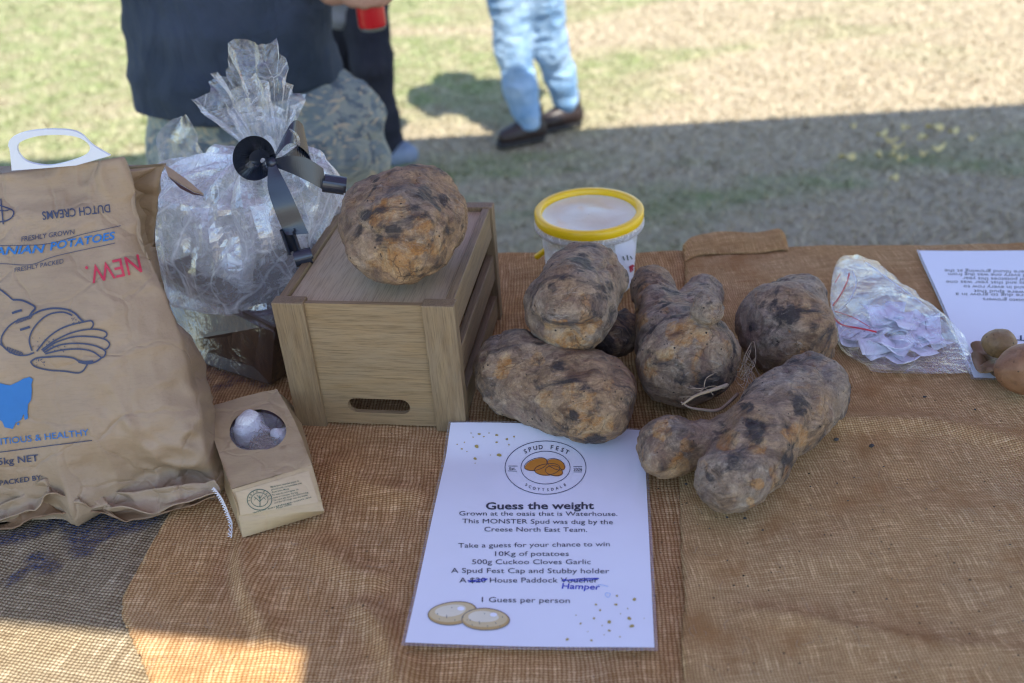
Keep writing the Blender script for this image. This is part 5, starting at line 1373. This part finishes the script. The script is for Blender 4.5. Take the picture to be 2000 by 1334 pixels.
fan_ring([(0, 588, 200), (35, 575, 165), (60, 535, 88), (85, 500, 80), (105, 448, 84), (130, 440, 150), (155, 420, 140), (180, 386, 192), (215, 392, 215), (250, 430, 215), (275, 500, 180), (300, 545, 200), (330, 580, 225)], None, 1.085, .035, 3)
fan_ring([(0, 545, 240), (45, 540, 180), (90, 500, 150), (110, 470, 140), (140, 450, 190), (180, 440, 230), (270, 490, 215), (320, 530, 230)], None, 1.08, .02, 9, 48, 12)
# ribbon
def ribbon(px_pts, widths, name='ribbon_tail', n=8):
    """px_pts: (px, py, y); widths: vectors in metres, one per point"""
    c = catmull([V(x, y, yy) for x, y, yy in px_pts], n); w = catmull(widths, n); v = np.stack([c - w / 2, c + w / 2], 1).reshape(-1, 3)
    f = [(2 * i, 2 * i + 1, 2 * i + 3, 2 * i + 2) for i in range(len(c) - 1)]
    o = mesh(name, v, f, M['satin'], hamp, smooth=False); md = o.modifiers.new('thickness', 'SOLIDIFY'); md.thickness = .0004; return o
# cone shaped loop facing the camera
kc = V(531, 316, 1.045); lc = V(496, 309, 1.04)
pts, outp = [], []
for i in range(44):
    a = 2 * math.pi * i / 43 * 0.97 + .15
    p_o = V(496 + 42 * math.cos(a), 309 + 44 * math.sin(a), 1.030 + .012 * math.cos(a)); p_i = V(508 + 10 * math.cos(a), 309 + 9 * math.sin(a), 1.064 + .004 * math.sin(a * 3))
    pts += [p_o, p_i]
v = np.array(pts); f = [(2 * i, 2 * i + 1, 2 * i + 3, 2 * i + 2) for i in range(43)]
o = mesh('ribbon_loop', v, f, M['satin'], hamp, smooth=False)
pts = []
for i in range(30):
    a = 2 * math.pi * i / 29; p_o = V(507 + 20 * math.cos(a), 308 + 16 * math.sin(a), 1.040); q_ = V(516, 316 + 2 * math.sin(a), 1.05); pts += [p_o, q_ + (p_o - q_) * .25]
v = np.array(pts); o = mesh('ribbon_loop', v, [(2 * i, 2 * i + 1, 2 * i + 3, 2 * i + 2) for i in range(29)], M['satin'], hamp)
Wv = lambda x, y, z: np.array([x, y, z])
ribbon([(533, 318, 1.04), (548, 285, 1.05), (570, 258, 1.06), (592, 268, 1.075), (600, 292, 1.08), (575, 306, 1.06), (536, 320, 1.042)], [Wv(.0, .004, .004), Wv(.005, .015, .012), Wv(.004, .02, .018), Wv(.0, .016, .024), Wv(-.004, .01, .026), Wv(.003, .008, .018), Wv(0, .004, .004)], 'ribbon_loop')
ribbon([(534, 318, 1.042), (570, 322, 1.035), (605, 334, 1.03), (635, 352, 1.03)], [Wv(0, .002, .008), Wv(0, .004, .020), Wv(0, .006, .026), Wv(0, .004, .026)])
ribbon([(532, 322, 1.038), (540, 360, 1.025), (555, 400, 1.015), (572, 440, 1.01), (582, 458, 1.005)], [Wv(.008, 0, 0), Wv(.020, 0, .004), Wv(.024, .0, .006), Wv(.024, 0, .008), Wv(.024, 0, 0)])
def curl(A, B, r_px, turns, a0, name='ribbon_curl', n=40, grow=.25):
    """a rolled end: a strip wound round the axis A-B, as wide as the axis is long"""
    A, B = V(*A), V(*B); ax_ = (B - A); L = np.linalg.norm(ax_); ax_ /= L; up_ = np.cross(ax_, np.array([0, 1., 0])); up_ /= np.linalg.norm(up_); sd = np.cross(ax_, up_); r = r_px / ppm(A); pts = []
    for i in range(n):
        a = a0 + turns * 2 * math.pi * i / (n - 1); rr = r * (1 - grow * i / (n - 1)); o_ = rr * (math.cos(a) * up_ + math.sin(a) * sd) + ax_ * L * .12 * i / (n - 1)
        pts += [A + o_, B + o_]
    o = mesh(name, np.array(pts), [(2 * i, 2 * i + 1, 2 * i + 3, 2 * i + 2) for i in range(n - 1)], M['satin'], hamp, smooth=False); md = o.modifiers.new('thickness', 'SOLIDIFY'); md.thickness = .0004
curl((630, 356, 1.03), (672, 362, 1.032), 19, 1.3, 1.0)
curl((576, 498, 1.005), (560, 452, 1.005), 15, .8, 2.5)
curl((574, 506, .995), (606, 498, 1.0), 18, 1.2, 0.5)
v, f = sdf_mesh([(*V(532, 318, 1.042), .0065), (*V(530, 314, 1.045), .006)], .0015, .003); mesh('ribbon_knot', v, f, M['satin'], hamp)

# ---- crumbs of dry soil on the hessian
r_ = random.Random(21); cv = []
spots_ = [(1633, 858, 5), (1702, 871, 6), (1420, 1010, 3), (1455, 1012, 4), (1490, 1035, 3), (1806, 775, 4), (1905, 800, 3), (1340, 945, 3)] + [(r_.uniform(1340, 2000), r_.uniform(880, 1330), r_.uniform(.8, 2.2)) for _ in range(60)] + [(r_.uniform(420, 860), r_.uniform(1060, 1320), r_.uniform(.6, 1.3)) for _ in range(14)] + [(1180 + r_.uniform(-20, 300), r_.uniform(930, 1010) if False else 1015 + r_.uniform(-5, 10), 1.2) for _ in range(4)]
for x, y, s in spots_:
    z = TZ + .0125 if x > 1330 else TZ + .009; c = P(x, y, z); r = s / ppm(c)
    bm = bmesh.new(); bmesh.ops.create_icosphere(bm, subdivisions=1, radius=r); v = np.array([p.co for p in bm.verts]) * np.array([1, .8, .6]) * (1 + .3 * np.array([r_.uniform(-1, 1) for _ in bm.verts]))[:, None] + c
    cv.append((v, [[q.index for q in f_.verts] for f_ in bm.faces])); bm.free()
v, f = join(cv); o = mesh('soil_crumbs', v, f, M['crumb'], smooth=False); tag(o, kind='stuff')

# ---- loose fibres shed by the hessian
r_ = random.Random(31); fb = []
for i in range(170):
    x, y = (r_.uniform(260, 860), r_.uniform(1050, 1330)) if i % 2 else (r_.uniform(1345, 2000), r_.uniform(860, 1330))
    c = P(x, y, TZ + (.0135 if x > 1330 else .0095)); a = r_.uniform(0, 6.28); L = r_.uniform(.004, .014); q = []
    for k in range(5): q.append(c.copy()); a += r_.gauss(0, .7); c = c + np.array([math.cos(a) * L / 4, math.sin(a) * L / 4, r_.uniform(-.0004, .0008)])
    fb.append(tube(catmull(q, 3), .00016, 4))
v, f = join(fb); tag(mesh('loose_fibres', v, f, M['root'], smooth=False), kind='stuff')

# ---- yellow leaves fallen on the lawn
for i, (x, y, L, wd) in enumerate(((1654, 308, 17, 5), (1722, 263, 16, 5), (1740, 275, 14, 4), (1754, 287, 14, 5), (1768, 250, 8, 8), (1802, 270, 12, 7), (1825, 250, 18, 6), (1862, 258, 12, 5), (1832, 290, 20, 6), (1804, 301, 8, 5), (1762, 310, 11, 6), (1744, 304, 6, 6),
                                   (1716, 304, 6, 9), (1745, 350, 11, 6), (1666, 248, 6, 4), (1898, 271, 7, 5))):
    c = P(x, y, .022); k = ppm(c); a = r_.uniform(-.6, .6); v = []
    for t in range(10):
        th_ = 2 * math.pi * t / 10; v.append(c + np.array([L / k * math.cos(th_) * math.cos(a) - wd / k * 1.0 * math.sin(th_) * math.sin(a), L / k * math.cos(th_) * math.sin(a) + wd / k * 1.1 * math.sin(th_) * math.cos(a), .012 * math.sin(th_ * 2 + i) + .006]))
    v.append(c + np.array([0, 0, .004])); o = mesh('fallen_leaf', v, [(t, (t + 1) % 10, 10) for t in range(10)], M['leaf']); md = o.modifiers.new('thickness', 'SOLIDIFY'); md.thickness = .0015
    tag(o, ('long yellow leaf on the shaded grass, leftmost of the larger leaves', 'yellow leaf starting the slanting row of three leaves on the shaded grass', 'middle yellow leaf of the slanting row on the shaded grass', 'last yellow leaf of the slanting row on the shaded grass',
            'small roundish pale leaf near the shade edge, above the slanting row', 'pale leaf right of the slanting row on the shaded grass', 'long yellow leaf nearest the shade edge', 'yellow leaf right of the long one at the shade edge', 'longest curved yellow leaf, right of the leaf cluster',
            'small leaf touching the left end of the longest curved leaf', 'yellow leaf below the slanting row of leaves', 'tiny pale leaf in the lower part of the leaf cluster', 'small upright pale leaf at the left of the lower cluster', 'brownish leaf lying alone nearest the table',
            'small brownish leaf at the upper left of all the fallen leaves', 'small pale leaf at the far right of all the fallen leaves')[i], 'leaf', 'fallen leaves on the shaded grass')

# ================================================================== PEOPLE
def person(name, label, J, clothes, voxel=.012, faceto=(0, -1)):
    """J: joints in world space; the body is one mesh, clothes are shells round it"""
    root_ = empty(name, (J['hip'][0], J['hip'][1], 0), 0); tag(root_, label, 'person')
    A = {k: np.array(v, float) for k, v in J.items()}
    hip, chest, neck_, head = A['hip'], A['chest'], A['neck'], A['head']
    side = A['side'] / np.linalg.norm(A['side']); s_ = A.get('scale', np.array(1.0)) * 1.0
    pr = []
    def limb(a, ra, b, rb): pr.append((*a, ra, *b, rb))
    for sg in (-1, 1):
        sh = A['shL'] if sg < 0 else A['shR']; el = A['elL'] if sg < 0 else A['elR']; wr = A['wrL'] if sg < 0 else A['wrR']
        limb(chest + side * sg * .08 + np.array([0, 0, .1]), .07, sh, .045); limb(sh, .045, el, .040); limb(el, .042, wr, .028)
        an_ = A['anL'] if sg < 0 else A['anR']
        toe = A['toeL'] if sg < 0 else A['toeR']; limb(an_ - np.array([0, 0, .03]), .030, an_ * .45 + toe * .55, .014)
    for cn_, prims, *_r in clothes:
        if cn_ in ('shirt', 'shorts', 'trousers', 'jeans'):
            for q in prims: pr.append((*q[:3], max(.022, q[3] - (.03 if cn_ != 'shorts' else .04)), *q[4:7], max(.022, q[7] - (.03 if cn_ != 'shorts' else .04))))
    limb(chest + np.array([0, 0, .12]), .09, neck_, .055); limb(neck_, .052, head - np.array([0, 0, .04]), .06)
    fd = np.array([faceto[0], faceto[1], 0.0]); fd /= np.linalg.norm(fd)
    pr.append((*head, .095)); pr.append((*(head + fd * .02 + np.array([0, 0, -.045])), .075)); pr.append((*(head + fd * .10 + np.array([0, 0, -.02])), .013)); pr.append((*(head + fd * .02 + np.array([0, 0, .03])), .092))
    for sg in (-1, 1): pr.append((*(head + side * sg * .088 + np.array([0, 0, -.02])), .016))
    for key in ('hand', 'handL'):
        if key in J: pr.extend(J[key])
    v, f = sdf_mesh(pr, voxel, .02)
    body = mesh('body', v, f, M['skin'], root_)
    for sg in (-1, 1):
        c = head + fd * .085 + side * sg * .032 + np.array([0, 0, .012]); vv_, ff_ = sdf_mesh([(*c, .012)], .004, .002); mesh('eye', vv_, ff_, M['eye'], root_)
    vv_, ff_ = tube([head + fd * .093 + side * t * .026 + np.array([0, 0, -.065]) for t in (-1, -.3, .3, 1)], .004, 6); mesh('mouth', vv_, ff_, M['ink_red'], root_)
    vv_, ff_ = sdf_mesh([(*(head + np.array([0, 0, .03]) - fd * .012), .103), (*(head - fd * .03 - np.array([0, 0, .03])), .09)], .01, .03); mesh('hair', vv_, ff_, M['hair'], root_)
    for (cn_, prims, mat, vx, amp_, sc_, fl) in clothes:
        vv_, ff_ = sdf_mesh(prims, vx, .035 if cn_ not in ('shoe', 'boot') else .015); n_ = vnormals(vv_, ff_)
        vv_ = vv_ + n_ * (amp_ * (ridge(vv_ * np.array([sc_, sc_, sc_ * 1.6]), 3, 2) + .6 * fbm(vv_ * sc_ * .6, 8, 2)))[:, None]
        if fl: vv_, ff_ = fl(vv_, ff_)
        mesh(cn_, vv_, ff_, mat, root_)
    return root_
def cut_below(zfn):
    """open hem: drop the faces under the height zfn(x) and pull the rim level"""
    def fn(v, f):
        z = np.array([zfn(p) for p in v]); below = v[:, 2] < z
        keep = ~below[f].all(1); v = v.copy(); v[below, 2] = z[below]
        return v, f[keep]
    return fn
# man in the navy shirt, close behind the table, holding the red can
Y1 = 2.02
def X1(x, y, yy=Y1): return V(x, y, yy)
zh = .80
hipP = X1(480, 190); hx = hipP[0]
J1 = dict(hip=(hx, Y1, .88), chest=(hx - .06, Y1, 1.22), neck=(hx - .06, Y1, 1.47), head=(hx - .06, Y1 - .02, 1.62), side=(1, .15, 0),
          shL=(hx - .25, Y1, 1.38), shR=(hx + .15, Y1 - .02, 1.38), elL=(hx - .27, Y1 + .0, 1.20), elR=(hx + .20, Y1 - .02, 1.10), wrL=(hx - .08, Y1 - .2, 1.27), wrR=tuple(V(650, -26, Y1 - .09)),
          knL=(hx - .10, Y1 - .02, .47), knR=(hx + .16, Y1 - .05, .47), anL=(hx - .11, Y1 + .03, .09), anR=(hx + .17, Y1 + .03, .09), toeL=(hx - .13, Y1 - .12, .035), toeR=(hx + .20, Y1 - .12, .035))
w = np.array(J1['wrR']); canc = V(719, -14, Y1 - .10); canr = 28 / ppm(canc)
hand = [(*w, .030, *(canc + np.array([-.045, 0, .035])), .026), (*(canc + np.array([-.045, -.0, .035])), .024, *(canc + np.array([-.03, .03, .03])), .02)]
for k in range(4):
    zz = .045 - k * .0185; rr_ = .0085 - .0006 * k; prev = canc + np.array([-.040, .018, zz])
    for a in (150, 100, 50, 5, -35): 
        a_ = math.radians(a); nx_ = canc + np.array([(canr + .007) * math.cos(a_), -(canr + .007) * math.sin(a_) * -1 * -1, zz]); hand.append((*prev, rr_, *nx_, rr_ * .95)); prev = nx_
prev = canc + np.array([-.035, -.02, .045])
for a in (210, 260, 300): a_ = math.radians(a); nx_ = canc + np.array([(canr + .008) * math.cos(a_), (canr + .008) * math.sin(a_), .052]); hand.append((*prev, .0105, *nx_, .0095)); prev = nx_
J1['hand'] = hand
def pxl(x, y, yy, r): c = V(x, y, yy); return (*c, r / ppm(c))
shirt = []
def L2(a, b): shirt.append((*a, *b))
L2(pxl(350, 200, Y1 + .02, 84), pxl(330, -120, Y1 + .02, 100)); L2(pxl(430, 170, Y1 - .02, 110), pxl(430, -140, Y1, 130)); L2(pxl(540, 110, Y1, 110), pxl(520, -150, Y1, 118)); L2(pxl(590, 135, Y1 + .02, 72), pxl(540, 40, Y1 + .02, 84))
L2((hx - .20, Y1, 1.30, .10), (hx + .10, Y1, 1.30, .10)); L2((hx - .24, Y1, 1.36, .075), (hx - .29, Y1 + .02, 1.19, .072)); L2((hx + .13, Y1, 1.36, .075), (hx + .18, Y1 - .01, 1.18, .072))
L2((hx - .16, Y1, 1.38, .085), (hx + .04, Y1, 1.38, .085))
def hem1(p):
    # hem height as seen: level at left, rising to the right
    a, b, c = V(270, 208, Y1), V(520, 212, Y1), V(668, 150, Y1)
    return float(np.interp(p[0], [a[0], b[0], c[0]], [a[2], b[2], c[2]]))
sh_ = []
def L3(a, b): sh_.append((*a, *b))
L3(pxl(375, 215, Y1 + .03, 72), pxl(370, 380, Y1 + .02, 74)); L3(pxl(430, 210, Y1, 85), pxl(440, 300, Y1, 90)); L3(pxl(600, 215, Y1, 85), pxl(655, 300, Y1 - .02, 92)); L3(pxl(655, 300, Y1 - .02, 92), pxl(650, 410, Y1 - .02, 92)); L3(pxl(640, 170, Y1 + .03, 45), pxl(690, 230, Y1, 55))
L3(pxl(370, 380, Y1 + .02, 74), (hx - .13, Y1 - .02, .50, .085)); L3(pxl(650, 410, Y1 - .02, 92), (hx + .17, Y1 - .05, .50, .09)); L3(pxl(450, 230, Y1, 70), pxl(560, 240, Y1, 70))
m1 = person('person', 'person in a navy shirt and camouflage shorts behind the hamper, holding a red can', J1,
       [('shirt', shirt, M['shirt'], .010, .010, 7, cut_below(hem1)), ('shorts', sh_, M['camo'], .010, .013, 10, cut_below(lambda p: .46)),
        ('boot', [(hx - .11, Y1 + .03, .11, .055, hx - .11, Y1 + .02, .05, .05), (hx - .11, Y1 + .02, .045, .045, hx - .14, Y1 - .14, .04, .038)], M['boot'], .01, .002, 20, None),
        ('boot', [(hx + .17, Y1 + .03, .11, .055, hx + .17, Y1 + .02, .05, .05), (hx + .17, Y1 + .02, .045, .045, hx + .20, Y1 - .14, .04, .038)], M['boot'], .01, .002, 20, None)], .008)
can = empty('drink_can', tuple(canc - np.array([0, 0, .055])), 0); tag(can, 'red drink can held in the hand of the navy shirted person', 'can')
cz0 = V(719, 57, canc[1])[2] - canc[2] + .055
lathe('can_body', [(.001, cz0 + .001), (canr * .80, cz0), (canr * .97, cz0 + .006), (canr, cz0 + .012), (canr, cz0 + .10), (canr * .85, cz0 + .112), (canr * .8, cz0 + .112), (.001, cz0 + .109)], M['red_can'], can, 40)
lathe('can_base', [(canr * .5, cz0 - .0005), (canr * .86, cz0 - .001), (canr * .99, cz0 + .005), (canr * 1.01, cz0 + .0065)], M['metal'], can, 40)

# person in black trousers further back
Y2 = 3.50
def stand(hx, y, ztop=0.0): return dict(hip=(hx, y, .93), chest=(hx, y, 1.25), neck=(hx, y, 1.48), head=(hx, y, 1.63), side=(1, 0, 0), shL=(hx - .19, y, 1.40), shR=(hx + .19, y, 1.40), elL=(hx - .24, y, 1.13), elR=(hx + .24, y, 1.13),
            wrL=(hx - .2, y - .15, .98), wrR=(hx + .2, y - .15, .98))
kx = V(720, 100, Y2)[0]
J2 = stand(kx - .02, Y2)
kL, kR = V(655, 160, Y2 + .10), V(735, 130, Y2 - .03); aL, aR = V(660, 285, Y2 + .12), V(772, 285, Y2)
J2.update(knL=tuple(kL), knR=tuple(kR), anL=(aL[0], aL[1], .09), anR=(aR[0], aR[1], .09), toeL=(aL[0] + .05, aL[1] - .12, .035), toeR=(aR[0] + .12, aR[1] - .04, .035))
tz = []
def L4(l, a, b): l.append((*a, *b))
L4(tz, pxl(672, -30, Y2 + .05, 52), pxl(655, 130, Y2 + .10, 38)); L4(tz, pxl(655, 130, Y2 + .10, 38), pxl(660, 285, Y2 + .12, 28))
L4(tz, pxl(704, -30, Y2, 52), pxl(727, 120, Y2 - .03, 37)); L4(tz, pxl(727, 120, Y2 - .03, 37), pxl(748, 230, Y2 - .02, 27)); L4(tz, pxl(748, 230, Y2 - .02, 27), pxl(772, 300, Y2, 22)); L4(tz, (kx - .1, Y2, .92, .11), (kx + .06, Y2, .92, .11))
gs = []; L4(gs, pxl(666, 12, Y2 + .0, 42), pxl(690, -120, Y2, 75)); L4(gs, pxl(650, -60, Y2, 70), pxl(690, -120, Y2, 75)); L4(gs, (kx - .09, Y2, 1.0, .11), (kx - .09, Y2, 1.36, .11)); L4(gs, (kx + .07, Y2, 1.05, .11), (kx + .07, Y2, 1.36, .11))
for sg in (-1, 1): L4(gs, (kx + sg * .19 - .02, Y2, 1.40, .07), (kx + sg * .24 - .02, Y2, 1.15, .06))
person('person', 'person in black trousers, a grey top and pale sneakers beyond the camouflage shorts', J2,
       [('trousers', tz, M['black_cloth'], .011, .006, 12, None), ('shirt', gs, M['grey_cloth'], .012, .008, 12, None),
        ('shoe', [pxl(775, 305, Y2 - .02, 20) + pxl(800, 300, Y2 - .06, 17), pxl(790, 290, Y2 - .03, 14) + pxl(800, 303, Y2 - .06, 15)], M['sneaker'], .008, .001, 20, lambda v, f: (np.c_[v[:, :2], np.maximum(v[:, 2], .004)], f)),
        ('shoe', [(aL[0], aL[1], .05, .045, aL[0] + .06, aL[1] - .14, .04, .038)], M['sneaker'], .01, .001, 20, None)])

# person in pale jeans at the edge of the shade
fl_, fr_ = P(1030, 278, .0), P(1105, 246, .0)
Y3a, Y3b = float(fl_[1]), float(fr_[1]); jx = float(V(1025, 0, (Y3a + Y3b) / 2)[0]); Y3 = (Y3a + Y3b) / 2
J3 = stand(jx, Y3)
J3.update(knL=tuple(V(1005, 115, Y3a + .04)), knR=tuple(V(1082, 105, Y3b - .03)), anL=tuple(V(1030, 235, Y3a + .02)), anR=tuple(V(1105, 205, Y3b)), toeL=(fl_[0] - .10, fl_[1] - .05, .035), toeR=(fr_[0] - .09, fr_[1] - .05, .035))
jl = []
L4(jl, pxl(992, -60, Y3, 50), pxl(1003, 90, Y3a + .06, 33)); L4(jl, pxl(1003, 90, Y3a + .06, 33), pxl(1016, 170, Y3a + .03, 29)); L4(jl, pxl(1016, 170, Y3a + .03, 29), pxl(1032, 236, Y3a + .02, 25))
jr = jl
L4(jr, pxl(1050, -60, Y3, 50), pxl(1074, 90, Y3b - .04, 32)); L4(jr, pxl(1074, 90, Y3b - .04, 32), pxl(1094, 150, Y3b - .01, 28)); L4(jr, pxl(1094, 150, Y3b - .01, 28), pxl(1105, 196, Y3b, 24))
L4(jl, (jx - .10, Y3, .93, .12), (jx + .08, Y3, .93, .12))
top3 = []; L4(top3, (jx - .10, Y3, 1.02, .12), (jx - .10, Y3, 1.36, .12)); L4(top3, (jx + .09, Y3, 1.02, .12), (jx + .09, Y3, 1.36, .12))
for sg in (-1, 1): L4(top3, (jx + sg * .19, Y3, 1.40, .07), (jx + sg * .24, Y3, 1.13, .055)); L4(top3, (jx + sg * .24, Y3, 1.13, .055), (jx + sg * .2, Y3 - .13, 1.0, .045))
def boot(cx, cy, s=1): 
    k = 1 / ppm(np.array([0.2, 3.8, 0]))
    return [(cx + .012, cy + .01,   .115, .040, cx + .015, cy + .01, .06, .042), (cx + .025, cy + .01, .042, .040, cx - .10, cy - .035, .036, .032), (cx - .02, cy, .06, .038, cx - .07, cy - .03, .042, .032)]
def flatb(v, f): return np.c_[v[:, :2], np.maximum(v[:, 2], .008)], f
ba, bb = boot(fl_[0] + .015, Y3a + .02), boot(fr_[0] + .01, Y3b + .0)
p3 = person('person', 'person in pale blue jeans and brown boots standing where the shade ends', J3,
       [('jeans', jl, M['denim'], .008, .007, 15, None), ('shirt', top3, M['grey_cloth'], .012, .008, 12, None), ('boot', ba, M['boot'], .008, .0015, 20, flatb), ('boot', bb, M['boot'], .008, .0015, 20, flatb),
        ('boot_sole', [(fl_[0] + .04, Y3a + .03, .008, .034, fl_[0] - .09, Y3a - .02, .008, .034)], M['boot_sole'], .007, 0, 20, lambda v, f: (np.c_[v[:, :2], np.clip(v[:, 2], 0, .018)], f)),
        ('boot_sole', [(fr_[0] + .035, Y3b + .01, .008, .034, fr_[0] - .085, Y3b - .04, .008, .034)], M['boot_sole'], .007, 0, 20, lambda v, f: (np.c_[v[:, :2], np.clip(v[:, 2], 0, .018)], f))])
